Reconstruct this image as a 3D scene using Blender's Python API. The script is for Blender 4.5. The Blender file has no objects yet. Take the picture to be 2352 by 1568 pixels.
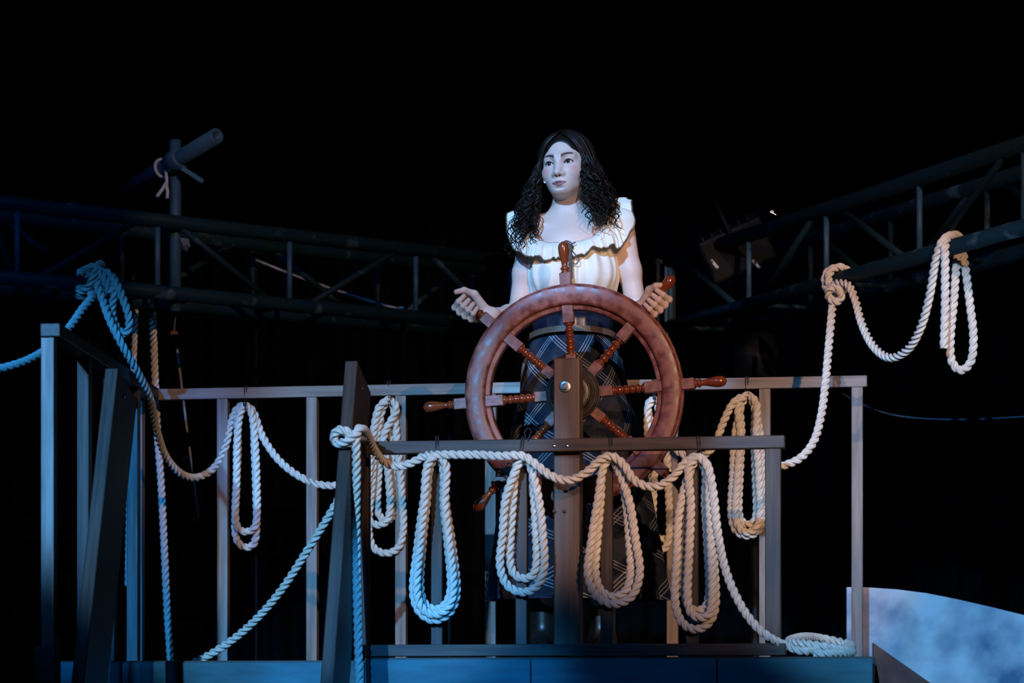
import bpy, bmesh, math, random
import numpy as np
from mathutils import Vector, Matrix
random.seed(7)
rng = np.random.default_rng(7)
S = bpy.context.scene
C = S.collection
PI = math.pi
F = 6600.0           # focal length in pixels of the 2352 px wide frame
HZ = 1600.0          # image row of the horizon: the camera stands a little below the deck

# ------------------------------------------------------------------ camera
cam_d = bpy.data.cameras.new('camera'); cam = bpy.data.objects.new('camera', cam_d); C.objects.link(cam)
cam.location = (0, 0, 0); cam.rotation_euler = (PI/2, 0, 0)
cam_d.sensor_width = 36; cam_d.lens = F/2352*36
cam_d.shift_y = (HZ-784)/2352
cam_d.clip_end = 100
cam_d.dof.use_dof = True; cam_d.dof.focus_distance = 8.75; cam_d.dof.aperture_fstop = 3.2
S.camera = cam
S.view_settings.view_transform = 'Standard'; S.view_settings.look = 'None'
S.view_settings.gamma = 1; S.view_settings.exposure = 0.0; S.view_settings.use_curve_mapping = False

def V3(px, py, Y):
    return Vector(((px-1176)*Y/F, Y, (HZ-py)*Y/F))

# ------------------------------------------------------------------ world and stage lamps
w = bpy.data.worlds.new('world'); S.world = w; w.use_nodes = True
w.node_tree.nodes['Background'].inputs[0].default_value = (0.25, 0.45, 1.0, 1)
w.node_tree.nodes['Background'].inputs[1].default_value = 0.0012

def spot(name, loc, px, py, Y, rad_px, color, power, blend=0.25, size=0.05):
    d = bpy.data.lights.new(name, 'SPOT'); o = bpy.data.objects.new(name, d); C.objects.link(o)
    loc = Vector(loc); t = V3(px, py, Y); o.location = loc
    o.rotation_euler = (t-loc).to_track_quat('-Z', 'Y').to_euler()
    dist = (t-loc).length
    d.spot_size = 2*math.atan(rad_px*Y/F/dist); d.spot_blend = blend
    d.color = color; d.energy = power; d.shadow_soft_size = size
    return o
BLUE = (0.03, 0.33, 1.0); SKY = (0.19, 0.53, 1.0); AMB = (1.0, 0.62, 0.41); ICE = (0.22, 0.52, 1.0)
spot('stage_spot_deep_blue', (-2.8, -1.0, 3.0), 90, 1080, 8.6, 520, BLUE, 3100, 0.5)
spot('stage_spot_sky_blue', (-3.2, -1.0, 3.0), 800, 1190, 8.7, 595, SKY, 4100, 0.3)
spot('stage_spot_deep_blue_low', (-1.0, -1.0, 2.4), 930, 1660, 8.3, 440, BLUE, 3200, 0.5)
spot('stage_spot_amber_house_right', (2.2, -1.2, 4.0), 1350, 480, 8.8, 1000, AMB, 1350, 0.18)
spot('stage_spot_amber_low', (1.9, -1.2, 2.2), 1700, 950, 8.6, 640, AMB, 1350, 0.35)
spot('stage_spot_follow', (-3.0, -1.0, 6.8), 1295, 530, 8.8, 325, ICE, 7900, 0.35, 0.04)
spot('stage_spot_sky_blue_right', (-0.6, -1.0, 2.6), 2210, 1270, 8.9, 600, SKY, 3300, 0.35)
spot('stage_wash_blue', (-3.2, 1.0, 4.6), 1100, 700, 9.2, 1500, (0.03, 0.30, 1.0), 520, 0.3, 0.2)

# ------------------------------------------------------------------ helpers
ORG = {}
def make_mesh(name, verts, faces, mat, smooth=True, attrs=None, org=Vector((0, 0, 0)), mats=None, fmat=None):
    me = bpy.data.meshes.new(name)
    vs = np.asarray(verts, dtype=np.float64) - np.array(org)
    me.from_pydata(vs.tolist(), [], faces if isinstance(faces, list) else faces.tolist())
    if mats:
        for m in mats: me.materials.append(m)
        if fmat is not None: me.polygons.foreach_set('material_index', np.asarray(fmat, dtype=np.int32))
    else: me.materials.append(mat)
    if smooth: me.polygons.foreach_set('use_smooth', [True]*len(me.polygons))
    for k, (typ, arr) in (attrs or {}).items():
        a = me.attributes.new(k, typ, 'POINT')
        arr = np.asarray(arr, dtype=np.float32)
        a.data.foreach_set('vector' if typ == 'FLOAT_VECTOR' else 'color', arr.ravel())
    me.update()
    return me
def obj(name, geo, mat, parent=None, smooth=True, base=None):
    verts, faces = geo[0], geo[1]; attrs = geo[2] if len(geo) > 2 else None
    va = np.asarray(verts)
    if parent is not None: org = ORG[parent]
    elif base is not None: org = Vector(base)
    else:
        lo, hi = va.min(0), va.max(0); org = Vector(((lo[0]+hi[0])/2, (lo[1]+hi[1])/2, lo[2]))
    me = make_mesh(name, verts, faces, mat, smooth, attrs, org)
    o = bpy.data.objects.new(name, me); C.objects.link(o); ORG[o] = org
    if parent is not None: o.parent = parent
    else: o.location = org
    return o
def thing(name, label, cat, loc, group=None):
    o = bpy.data.objects.new(name, None); C.objects.link(o); o.location = loc; o.empty_display_size = 0.1
    o['label'] = label; o['category'] = cat
    if group: o['group'] = group
    ORG[o] = Vector(loc); return o
def tag(o, label, cat, group=None):
    o['label'] = label; o['category'] = cat
    if group: o['group'] = group
    return o
def struct(o, label=None):
    o['kind'] = 'structure'
    if label: o['label'] = label
    return o
def merge(*geos):
    vs, fs, n = [], [], 0; at = {}
    for g in geos:
        v = np.asarray(g[0]); vs.append(v)
        fs += [tuple(i+n for i in f) for f in g[1]]; n += len(v)
        for k, (t, a) in (g[2] if len(g) > 2 else {}).items(): at.setdefault(k, (t, []))[1].append(np.asarray(a))
    return np.concatenate(vs), fs, {k: (t, np.concatenate(a)) for k, (t, a) in at.items()}

YAW = math.radians(-8.4)                    # the whole set stands turned a little
EX = Vector((math.cos(YAW), math.sin(YAW), 0)); EY = Vector((-math.sin(YAW), math.cos(YAW), 0)); EZ = Vector((0, 0, 1))

def beam(p0, p1, wd, dp, side=EX, bev=0.0025, seg=2):
    p0, p1 = Vector(p0), Vector(p1); ax = (p1-p0); L = ax.length; ax.normalize()
    sx = (side - ax*side.dot(ax)).normalized(); sy = ax.cross(sx)
    bm = bmesh.new(); bmesh.ops.create_cube(bm, size=1)
    for v in bm.verts: v.co = Vector((v.co.x*wd, v.co.y*dp, (v.co.z+0.5)*L))
    if bev: bmesh.ops.bevel(bm, geom=bm.edges[:], offset=bev, segments=seg, affect='EDGES', profile=0.5)
    off = Vector((random.random()*9, random.random()*9, random.random()*9))
    vs, gr = [], []
    for v in bm.verts:
        vs.append(tuple(p0 + sx*v.co.x + sy*v.co.y + ax*v.co.z)); gr.append(tuple(Vector((v.co.z, v.co.x, v.co.y))+off))
    bm.verts.index_update(); fs = [tuple(v.index for v in f.verts) for f in bm.faces]; bm.free()
    return vs, fs, {'grain': ('FLOAT_VECTOR', gr)}
def frames(pts):
    pts = np.asarray(pts, float); T = np.gradient(pts, axis=0); T /= np.linalg.norm(T, axis=1, keepdims=True)+1e-12
    N = np.zeros_like(T); a = np.array([0, 1, 0.]) if abs(T[0][1]) < .9 else np.array([1., 0, 0])
    n = a - T[0]*a.dot(T[0]); N[0] = n/np.linalg.norm(n)
    for i in range(1, len(T)):
        n = N[i-1]-T[i]*N[i-1].dot(T[i]); N[i] = n/(np.linalg.norm(n)+1e-12)
    return pts, T, N, np.cross(T, N)
def tube(pts, rad, seg=10, caps=True, twist=0, prof=None):
    pts, T, N, B = frames(pts); n = len(pts); rad = np.broadcast_to(np.asarray(rad, float), (n,))
    vs = []; th0 = np.arange(seg)*2*PI/seg
    d = np.concatenate([[0], np.cumsum(np.linalg.norm(np.diff(pts, axis=0), axis=1))])
    pr = np.ones(seg) if prof is None else prof
    for i in range(n):
        th = th0 + twist*d[i]
        vs.append(pts[i] + (rad[i]*pr)[:, None]*(np.cos(th)[:, None]*N[i]+np.sin(th)[:, None]*B[i]))
    vs = np.concatenate(vs); fs = []
    for i in range(n-1):
        for j in range(seg):
            k = (j+1) % seg; fs.append((i*seg+j, i*seg+k, (i+1)*seg+k, (i+1)*seg+j))
    if caps: fs.append(tuple(range(seg))[::-1]); fs.append(tuple((n-1)*seg+j for j in range(seg)))
    gr = np.stack([np.repeat(d, seg), np.tile(np.cos(th0), n)*.02, np.tile(np.sin(th0), n)*.02], 1)
    return vs, fs, {'grain': ('FLOAT_VECTOR', gr)}
def catmull(pts, step):
    P = [np.array(p, float) for p in pts]; P = [2*P[0]-P[1]]+P+[2*P[-1]-P[-2]]
    out = []
    for i in range(1, len(P)-2):
        p0, p1, p2, p3 = P[i-1:i+3]
        n = max(2, int(np.linalg.norm(p2-p1)/step)+1)
        t = np.linspace(0, 1, n, endpoint=False)[:, None]
        # centripetal parametrisation keeps tight bends free of loops
        t0 = 0; t1 = t0+max(1e-6, np.linalg.norm(p1-p0))**.5; t2 = t1+max(1e-6, np.linalg.norm(p2-p1))**.5; t3 = t2+max(1e-6, np.linalg.norm(p3-p2))**.5
        u = t1+(t2-t1)*t
        A1 = (t1-u)/(t1-t0)*p0+(u-t0)/(t1-t0)*p1; A2 = (t2-u)/(t2-t1)*p1+(u-t1)/(t2-t1)*p2; A3 = (t3-u)/(t3-t2)*p2+(u-t2)/(t3-t2)*p3
        B1 = (t2-u)/(t2-t0)*A1+(u-t0)/(t2-t0)*A2; B2 = (t3-u)/(t3-t1)*A2+(u-t1)/(t3-t1)*A3
        out.append((t2-u)/(t2-t1)*B1+(u-t1)/(t2-t1)*B2)
    out.append(P[-2][None]); pts = np.concatenate(out)
    d = np.concatenate([[0], np.cumsum(np.linalg.norm(np.diff(pts, axis=0), axis=1))])
    m = max(3, int(d[-1]/step)+1); s = np.linspace(0, d[-1], m)
    return np.stack([np.interp(s, d, pts[:, k]) for k in range(3)], 1)
ROPE_R = 0.0134
def rope_prof(a=0.47, b=0.53, per=8):
    th = np.arange(3*per)*2*PI/(3*per); ph = (th+PI/3) % (2*PI/3)-PI/3
    return b*np.cos(ph)+np.sqrt(a*a-(b*np.sin(ph))**2)
RP = rope_prof()
def rope_geo(ctrl, r=ROPE_R, step=0.0038, smooth=3):
    p = catmull(ctrl, step)
    for _ in range(smooth*4): p[1:-1] = .5*p[1:-1]+.25*(p[:-2]+p[2:])
    return tube(p, r, 24, True, 2*PI/0.067, RP)
def lathe(profile, origin, axis, ref, seg=20):
    origin, axis, ref = Vector(origin), Vector(axis), Vector(ref); b = axis.cross(ref)
    vs, fs = [], []
    for (h, r) in profile:
        for j in range(seg):
            a = 2*PI*j/seg; vs.append(tuple(origin+axis*h+(ref*math.cos(a)+b*math.sin(a))*r))
    n = len(profile)
    for i in range(n-1):
        for j in range(seg):
            k = (j+1) % seg; fs.append((i*seg+j, i*seg+k, (i+1)*seg+k, (i+1)*seg+j))
    fs.append(tuple(range(seg))[::-1]); fs.append(tuple((n-1)*seg+j for j in range(seg)))
    gr = [(p[0], .02*math.cos(2*PI*j/seg), .02*math.sin(2*PI*j/seg)) for p in profile for j in range(seg)]
    return vs, fs, {'grain': ('FLOAT_VECTOR', gr)}

# ------------------------------------------------------------------ materials
def material(name, color, rough=0.5, metal=0.0, color2=None, scale=20, stretch=(1, 1, 1), contrast=(0.35, 0.65), attr=None, bump=0.0, bump_scale=None, coat=0.0, spec=0.5, sss=0.0, sheen=0.0, rough2=None, detail=6):
    m = bpy.data.materials.new(name); m.use_nodes = True; nt = m.node_tree; N = nt.nodes; L = nt.links
    b = N['Principled BSDF']; b.inputs['Base Color'].default_value = (*color, 1); b.inputs['Roughness'].default_value = rough
    b.inputs['Metallic'].default_value = metal; b.inputs['Coat Weight'].default_value = coat; b.inputs['Coat Roughness'].default_value = 0.12
    b.inputs['Specular IOR Level'].default_value = spec; b.inputs['Sheen Weight'].default_value = sheen
    if sss: b.inputs['Subsurface Weight'].default_value = sss; b.inputs['Subsurface Radius'].default_value = (0.012, 0.005, 0.003); b.inputs['Subsurface Scale'].default_value = 1
    if attr: co = N.new('ShaderNodeAttribute'); co.attribute_name = attr; cs = co.outputs['Vector']
    else: co = N.new('ShaderNodeTexCoord'); cs = co.outputs['Object']
    mp = N.new('ShaderNodeMapping'); mp.inputs['Scale'].default_value = stretch; L.new(cs, mp.inputs['Vector'])
    if color2 or bump:
        nz = N.new('ShaderNodeTexNoise'); nz.inputs['Scale'].default_value = scale; nz.inputs['Detail'].default_value = detail; L.new(mp.outputs[0], nz.inputs['Vector'])
    if color2:
        rp = N.new('ShaderNodeValToRGB'); rp.color_ramp.elements[0].position, rp.color_ramp.elements[1].position = contrast
        rp.color_ramp.elements[0].color = (*color, 1); rp.color_ramp.elements[1].color = (*color2, 1)
        L.new(nz.outputs['Fac'], rp.inputs['Fac']); L.new(rp.outputs['Color'], b.inputs['Base Color'])
        if rough2 is not None:
            mr = N.new('ShaderNodeMapRange'); mr.inputs['From Min'].default_value, mr.inputs['From Max'].default_value = contrast
            mr.inputs['To Min'].default_value = rough; mr.inputs['To Max'].default_value = rough2
            L.new(nz.outputs['Fac'], mr.inputs['Value']); L.new(mr.outputs[0], b.inputs['Roughness'])
    if bump:
        if bump_scale:
            nb = N.new('ShaderNodeTexNoise'); nb.inputs['Scale'].default_value = bump_scale; nb.inputs['Detail'].default_value = 4; L.new(mp.outputs[0], nb.inputs['Vector'])
        else: nb = nz
        bp = N.new('ShaderNodeBump'); bp.inputs['Strength'].default_value = bump; bp.inputs['Distance'].default_value = 0.002
        L.new(nb.outputs['Fac'], bp.inputs['Height']); L.new(bp.outputs[0], b.inputs['Normal'])
    return m
M = {}
M['rope'] = material('cotton rope', (0.70, 0.62, 0.52), 0.85, color2=(0.82, 0.76, 0.66), scale=60, bump=0.5, bump_scale=420, spec=0.15, sheen=0.2)
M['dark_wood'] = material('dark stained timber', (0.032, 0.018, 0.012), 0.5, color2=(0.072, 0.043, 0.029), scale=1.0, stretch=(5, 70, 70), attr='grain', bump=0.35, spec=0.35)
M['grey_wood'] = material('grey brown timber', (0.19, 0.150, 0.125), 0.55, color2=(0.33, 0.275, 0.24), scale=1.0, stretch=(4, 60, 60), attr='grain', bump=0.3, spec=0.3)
M['post_wood'] = material('walnut stained post', (0.075, 0.040, 0.020), 0.42, color2=(0.15, 0.085, 0.045), scale=1.0, stretch=(3, 55, 55), attr='grain', bump=0.25, spec=0.45)
M['rim'] = material('dusty red brown rim', (0.145, 0.034, 0.022), 0.34, color2=(0.33, 0.125, 0.10), scale=34, contrast=(0.40, 0.70), bump=0.16, bump_scale=300, rough2=0.62, detail=10, spec=0.5)
M['block'] = material('dusty red brown block', (0.15, 0.042, 0.030), 0.45, color2=(0.30, 0.125, 0.10), scale=45, contrast=(0.4, 0.7), bump=0.25, bump_scale=150)
M['varnish'] = material('varnished turned wood', (0.16, 0.030, 0.010), 0.22, color2=(0.24, 0.052, 0.016), scale=1.0, stretch=(8, 60, 60), attr='grain', coat=0.6)
M['iron'] = material('blackened iron', (0.030, 0.022, 0.019), 0.42, metal=0.15, color2=(0.065, 0.05, 0.043), scale=60, bump=0.3)
M['steel'] = material('bright zinc steel', (0.75, 0.74, 0.72), 0.25, metal=1.0, color2=(0.6, 0.6, 0.6), scale=40)
M['silver'] = material('polished silver', (0.8, 0.8, 0.82), 0.2, metal=0.35, color2=(0.7, 0.7, 0.72), scale=40)
M['cord'] = material('black tie cord', (0.012, 0.012, 0.013), 0.6, color2=(0.02, 0.02, 0.022), scale=200)
M['truss_black'] = material('worn black truss paint with painted blue light', (0.006, 0.022, 0.032), 0.55, color2=(0.045, 0.085, 0.12), scale=11, contrast=(0.60, 0.70), bump=0.15, spec=0.12)  # blue cast of the stage light is mixed into the paint colour
M['truss_tube'] = material('grey truss tube with painted blue light', (0.022, 0.070, 0.12), 0.5, metal=0.0, color2=(0.035, 0.095, 0.155), scale=30, spec=0.3)  # grey metal coloured blue to stand for the blue light on it
M['black'] = material('flat black', (0.003, 0.0048, 0.0075), 0.6, color2=(0.006, 0.009, 0.013), scale=25, spec=0.2)
M['curtain'] = material('black velvet drape', (0.002, 0.0025, 0.004), 0.95, color2=(0.004, 0.005, 0.008), scale=4, spec=0.05)
M['floor'] = material('black stage floor', (0.012, 0.012, 0.013), 0.6, color2=(0.022, 0.022, 0.024), scale=6)
M['fascia'] = material('painted teal fascia', (0.020, 0.100, 0.125), 0.55, color2=(0.032, 0.155, 0.185), scale=1.0, stretch=(7, 3, 30), bump=0.2, bump_scale=30, spec=0.3)
M['flat_paint'] = material('scenic cloud paint', (0.15, 0.24, 0.36), 0.8, color2=(0.80, 0.82, 0.84), scale=4.2, contrast=(0.36, 0.58), bump=0.2, bump_scale=60, spec=0.2, detail=8)
M['redboard'] = material('dark red painted board', (0.14, 0.032, 0.020), 0.6, color2=(0.22, 0.065, 0.04), scale=12, bump=0.2)
M['blouse'] = material('cream cotton', (0.80, 0.74, 0.62), 0.85, color2=(0.86, 0.81, 0.70), scale=30, bump=0.25, bump_scale=260, spec=0.15, sheen=0.2)
M['trim'] = material('brown ruffle edging', (0.10, 0.075, 0.045), 0.8, color2=(0.15, 0.11, 0.07), scale=80)
M['lace'] = material('dark brown lace', (0.035, 0.022, 0.016), 0.6, color2=(0.05, 0.03, 0.02), scale=80)
M['corset'] = material('glossy dark blue cincher', (0.004, 0.007, 0.018), 0.25, color2=(0.009, 0.014, 0.032), scale=30, bump=0.3)
M['belt'] = material('brown leather belt', (0.16, 0.075, 0.035), 0.4, color2=(0.19, 0.11, 0.07), scale=40, bump=0.2)
M['boot'] = material('black boot leather', (0.012, 0.011, 0.010), 0.35, color2=(0.02, 0.018, 0.016), scale=40)
M['hair'] = material('dark brown hair', (0.0045, 0.0030, 0.0024), 0.45, color2=(0.012, 0.0075, 0.0055), scale=60, spec=0.28)
M['white'] = material('white plastic', (0.8, 0.8, 0.8), 0.5, color2=(0.75, 0.75, 0.75), scale=30)
M['label'] = material('pale printed sticker', (0.55, 0.6, 0.62), 0.5, color2=(0.02, 0.02, 0.03), scale=60, contrast=(0.5, 0.6))
M['cloth_strip'] = material('pale torn cloth', (0.35, 0.37, 0.42), 0.9, color2=(0.45, 0.47, 0.5), scale=30)
M['wire'] = material('pale cable', (0.5, 0.5, 0.52), 0.6, color2=(0.25, 0.25, 0.26), scale=12, contrast=(0.45, 0.55))
M['clear'] = material('crumpled shiny foil', (0.5, 0.52, 0.58), 0.2, metal=0.7, color2=(0.1, 0.11, 0.14), scale=30)
def attr_mat(name, rough, sss, bump_scale=500, bump=0.1, spec=0.4, coat=0.0):
    m = material(name, (0.5, 0.5, 0.5), rough, bump=bump, scale=bump_scale, sss=sss, spec=spec, coat=coat)
    nt = m.node_tree; a = nt.nodes.new('ShaderNodeAttribute'); a.attribute_name = 'col'
    nt.links.new(a.outputs['Color'], nt.nodes['Principled BSDF'].inputs['Base Color']); return m
M['skin'] = attr_mat('skin', 0.48, 0.12)
M['eye'] = attr_mat('eye', 0.08, 0.0, bump=0.0, spec=0.6, coat=0.5)
def plaid_material():
    m = bpy.data.materials.new('navy plaid wool'); m.use_nodes = True; nt = m.node_tree; N = nt.nodes; L = nt.links; b = N['Principled BSDF']
    b.inputs['Roughness'].default_value = 0.9; b.inputs['Specular IOR Level'].default_value = 0.15
    at = N.new('ShaderNodeAttribute'); at.attribute_name = 'grain'; sp = N.new('ShaderNodeSeparateXYZ'); L.new(at.outputs['Vector'], sp.inputs[0])
    def mth(op, a, b_=None, c=None):
        n = N.new('ShaderNodeMath'); n.operation = op
        for i, x in enumerate((a, b_, c)):
            if x is None: continue
            if isinstance(x, (int, float)): n.inputs[i].default_value = x
            else: L.new(x, n.inputs[i])
        return n.outputs[0]
    def lines(co, per, cs, hw):
        fr = mth('FRACT', mth('DIVIDE', co, per)); out = None
        for c in cs:
            k = mth('COMPARE', fr, c, hw); out = k if out is None else mth('MAXIMUM', out, k)
        return out
    u, v = sp.outputs['X'], sp.outputs['Y']
    white = mth('MULTIPLY', mth('ADD', lines(u, .118, (.43, .5, .57), .012), lines(v, .118, (.43, .5, .57), .012)), .5)
    band = mth('MULTIPLY', mth('ADD', lines(u, .118, (.0, 1.0), .2), lines(v, .118, (.0, 1.0), .2)), .5)
    mx = N.new('ShaderNodeMix'); mx.data_type = 'RGBA'; mx.inputs['A'].default_value = (.015, .020, .036, 1); mx.inputs['B'].default_value = (.032, .035, .048, 1); L.new(band, mx.inputs['Factor'])
    m2 = N.new('ShaderNodeMix'); m2.data_type = 'RGBA'; m2.inputs['B'].default_value = (.48, .48, .48, 1); L.new(mx.outputs['Result'], m2.inputs['A']); L.new(white, m2.inputs['Factor'])
    L.new(m2.outputs['Result'], b.inputs['Base Color']); return m
M['plaid'] = plaid_material()

# ------------------------------------------------------------------ the setting: floor, back drapes, platform
FLOOR = -1.05
struct(obj('floor', ([(-8, -1, FLOOR), (8, -1, FLOOR), (8, 16, FLOOR), (-8, 16, FLOOR)], [(0, 1, 2, 3)]), M['floor'], smooth=False))
def drape(x0, x1, y, z0, z1, fold=0.14, amp=0.05, seed=0):
    r = random.Random(seed); n = int((x1-x0)/0.02); vs = []; fs = []
    ph = 0
    for i in range(n+1):
        x = x0+(x1-x0)*i/n; ph += 2*PI*0.02/fold*r.uniform(.6, 1.4)
        for z in (z0, z1): vs.append((x, y+amp*math.sin(ph)+.03*math.sin(ph*.31), z))
    for i in range(n): fs.append((2*i, 2*i+2, 2*i+3, 2*i+1))
    return vs, fs
struct(obj('wall_back', drape(-4.2, 4.2, 13.2, FLOOR, 5.5, seed=3), M['curtain']), 'black velvet drapes closing off the back of the stage')

DECK = 0.114
def prism(plan, z0, z1):
    n = len(plan); vs = [(p[0], p[1], z0) for p in plan]+[(p[0], p[1], z1) for p in plan]
    return vs, [tuple(range(n))[::-1], tuple(range(n, 2*n))]+[(i, (i+1) % n, n+(i+1) % n, n+i) for i in range(n)]
def pl(px, Y): return ((px-1176)*Y/F, Y)
plat = thing('stage_platform', 'tall wooden ship deck platform with teal painted front under the wheel', 'platform', (0.25, 8.8, FLOOR))
obj('deck_frame', prism([pl(842, 8.40), pl(2003, 8.12), pl(2010, 9.24), pl(850, 9.62)], FLOOR, DECK-.02), M['black'], plat, False)
obj('deck_board', prism([pl(838, 8.37), pl(2007, 8.085), pl(2012, 9.26), pl(846, 9.64)], DECK-.02, DECK), M['dark_wood'], plat, False)
a, b_ = Vector((*pl(840, 8.37), 0)), Vector((*pl(2005, 8.09), 0))
for (t0, t1) in ((0, .333), (.335, .70), (.702, 1)):
    p0, p1 = a.lerp(b_, t0), a.lerp(b_, t1); p0.z = p1.z = (FLOOR+DECK)/2-.002
    obj('fascia_board', beam(p0, p1, 0.022, DECK-FLOOR-.006, EY, 0.002), M['fascia'], plat, False)
land = thing('stair_landing', 'lower teal fronted wooden landing between the two leaning stair boards', 'platform', (-1.05, 9.0, FLOOR))
obj('landing_frame', prism([pl(128, 8.65), pl(836, 8.52), pl(840, 9.66), pl(250, 9.75)], FLOOR, .088), M['black'], land, False)
obj('landing_board', prism([pl(122, 8.62), pl(838, 8.49), pl(842, 9.67), pl(244, 9.77)], .088, .108), M['dark_wood'], land, False)
p0, p1 = Vector((*pl(122, 8.62), 0)), Vector((*pl(838, 8.49), 0)); p0.z = p1.z = (FLOOR+.108)/2-.002
obj('fascia_board', beam(p0, p1, 0.022, .108-FLOOR-.006, EY, 0.002), M['fascia'], land, False)

# ------------------------------------------------------------------ railings
def Yback(px): return 9.5+(px-350)*(9.12-9.5)/1640
def Yfront(px): return 8.40+(px-805)*(8.20-8.40)/998
TH = 0.036
back = thing('back_railing', 'grey brown square timber railing along the rear edge of the deck', 'railing', (*pl(1170, 9.3), DECK))
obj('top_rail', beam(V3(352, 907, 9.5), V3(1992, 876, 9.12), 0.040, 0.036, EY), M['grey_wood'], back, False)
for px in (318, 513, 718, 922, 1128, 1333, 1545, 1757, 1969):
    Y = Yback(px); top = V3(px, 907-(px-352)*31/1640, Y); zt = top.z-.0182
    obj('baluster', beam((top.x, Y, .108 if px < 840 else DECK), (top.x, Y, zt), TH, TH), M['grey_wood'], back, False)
for px in (470, 800, 1250, 1600, 1890):
    pass
side = thing('side_railing', 'blue lit timber side railing running back from the far left newel post', 'railing', (*pl(115, 7.8), FLOOR))
pA, pB = V3(115, 757, 7.78), V3(346, 904, 9.46)
sdir = (pB-pA).normalized(); sside = sdir.cross(EZ).normalized()
obj('top_rail', beam(pA, pB, 0.054, 0.036, sside), M['dark_wood'], side, False)
newel = V3(113, 775, 7.81)
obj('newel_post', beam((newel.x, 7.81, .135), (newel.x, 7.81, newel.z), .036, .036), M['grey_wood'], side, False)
obj('post_base', beam((newel.x-.004, 7.81, FLOOR), (newel.x-.004, 7.81, .136), .056, .06), M['fascia'], side, False)
for t in (.30, .55, .80):
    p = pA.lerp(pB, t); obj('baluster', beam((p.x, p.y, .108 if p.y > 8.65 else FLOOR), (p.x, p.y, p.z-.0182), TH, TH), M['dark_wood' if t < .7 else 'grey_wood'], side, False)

front = thing('front_railing', 'dark stained timber railing in front of the wheel hung with four rope hanks', 'railing', (*pl(1300, 8.3), DECK))
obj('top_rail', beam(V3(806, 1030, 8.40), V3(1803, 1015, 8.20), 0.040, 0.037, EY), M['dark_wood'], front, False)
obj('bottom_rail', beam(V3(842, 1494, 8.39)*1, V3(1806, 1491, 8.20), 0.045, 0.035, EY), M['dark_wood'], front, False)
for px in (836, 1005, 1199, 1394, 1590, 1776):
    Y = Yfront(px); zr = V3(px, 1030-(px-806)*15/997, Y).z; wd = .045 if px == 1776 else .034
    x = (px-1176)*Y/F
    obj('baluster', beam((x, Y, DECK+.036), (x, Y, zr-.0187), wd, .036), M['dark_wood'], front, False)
for px in (1273, 1303):
    Y = Yfront(px)-.0205; c = V3(px, 1024, Y)
    obj('screw', lathe([(0, .0055), (.0015, .0055), (.003, .003)], c, -EY, EX, 12), M['steel'], front)

def stringer(pt, px_face, py_top, Y, label):
    t = thing('stair_board', label, 'board', (0, 0, 0))
    top = V3(px_face, py_top, Y); tilt = math.radians(20)
    down = (-EY*math.sin(tilt)-EZ*math.cos(tilt)); back_ = (EY*math.cos(tilt)-EZ*math.sin(tilt))
    L = (top.z-FLOOR)/math.cos(tilt)-.085
    c0 = top+back_*.105
    g = beam(c0+down*L, c0, .037, .21, EX, .003)
    v = np.array(g[0]); ORG[t] = Vector((float(v[:, 0].mean()), float(v[:, 1].min())+.1, FLOOR)); t.location = ORG[t]
    obj('plank', g, M['dark_wood'], t, False)
    sc = top+down*.05+back_*.08+EX*.019
    obj('screw', lathe([(0, .005), (.002, .005)], sc, EX, EY, 10), M['steel'], t)
    return top, down, back_
st1 = stringer(0, 256, 845, 8.08, 'blue lit leaning stair side board beside the far left newel post')
st2 = stringer(0, 807, 828, 8.22, 'leaning stair side board that the knotted front rope is tied to')

# ------------------------------------------------------------------ wheel post and ship's wheel
yp = 8.327
bolt = V3(1298, 888, yp)
post = thing('wheel_post', 'walnut stained square post carrying the wheel, bolted through near its top', 'post', (bolt.x, yp+.04, DECK))
pc = bolt+EX*.004+EY*.044
obj('post_body', beam((pc.x, pc.y, DECK), (pc.x, pc.y, V3(0, 822, yp).z), .076, .088, EX, .004), M['post_wood'], post, False)
obj('washer', lathe([(0, .0165), (.0025, .0165), (.003, .015), (.003, .006)], bolt, -EY, EX, 28), M['steel'], post)
obj('nut', lathe([(.002, .0098), (.009, .0098), (.0105, .008), (.0105, .0055), (.014, .0055), (.0145, .0045)], bolt, -EY, EX, 6), M['steel'], post, False)
for px in (1272, 1296):
    obj('screw', lathe([(0, .0055), (.002, .005)], V3(px, 1174, 8.325)+EY*0, -EY, EX, 12), M['iron'], post)

WC = bolt+EY*.205
ROT0 = math.radians(4.1)
wheel = bpy.data.objects.new('ships_wheel', None); C.objects.link(wheel); wheel.location = WC; wheel.rotation_euler = (0, 0, YAW)
tag(wheel, 'reddish brown ship steering wheel with eight turned spokes and handles', 'wheel'); ORG[wheel] = Vector((0, 0, 0))
def ring(profile, seg=128, a0=0, a1=2*PI):     # profile: (r, y) closed loop
    full = abs(a1-a0-2*PI) < 1e-6; n = len(profile); vs, fs, gr = [], [], []
    m = seg if full else seg+1
    for i in range(m):
        a = a0+(a1-a0)*i/seg
        for (r, y) in profile: vs.append((r*math.cos(a), y, r*math.sin(a))); gr.append((a*.3, r, y))
    for i in range(seg):
        for j in range(n):
            k = (j+1) % n; q = (i+1) % m; fs.append((i*n+j, i*n+k, q*n+k, q*n+j))
    if not full: fs.append(tuple(range(n))); fs.append(tuple((m-1)*n+j for j in range(n))[::-1])
    return vs, fs, {'grain': ('FLOAT_VECTOR', gr)}
def rect_prof(r0, r1, y0, y1, b):
    return [(r0, y0+b), (r0+b*.3, y0+b*.3), (r0+b, y0), (r1-b, y0), (r1-b*.3, y0+b*.3), (r1, y0+b), (r1, y1-b*.5), (r1-b*.5, y1), (r0+b*.5, y1), (r0, y1-b*.5)]
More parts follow.
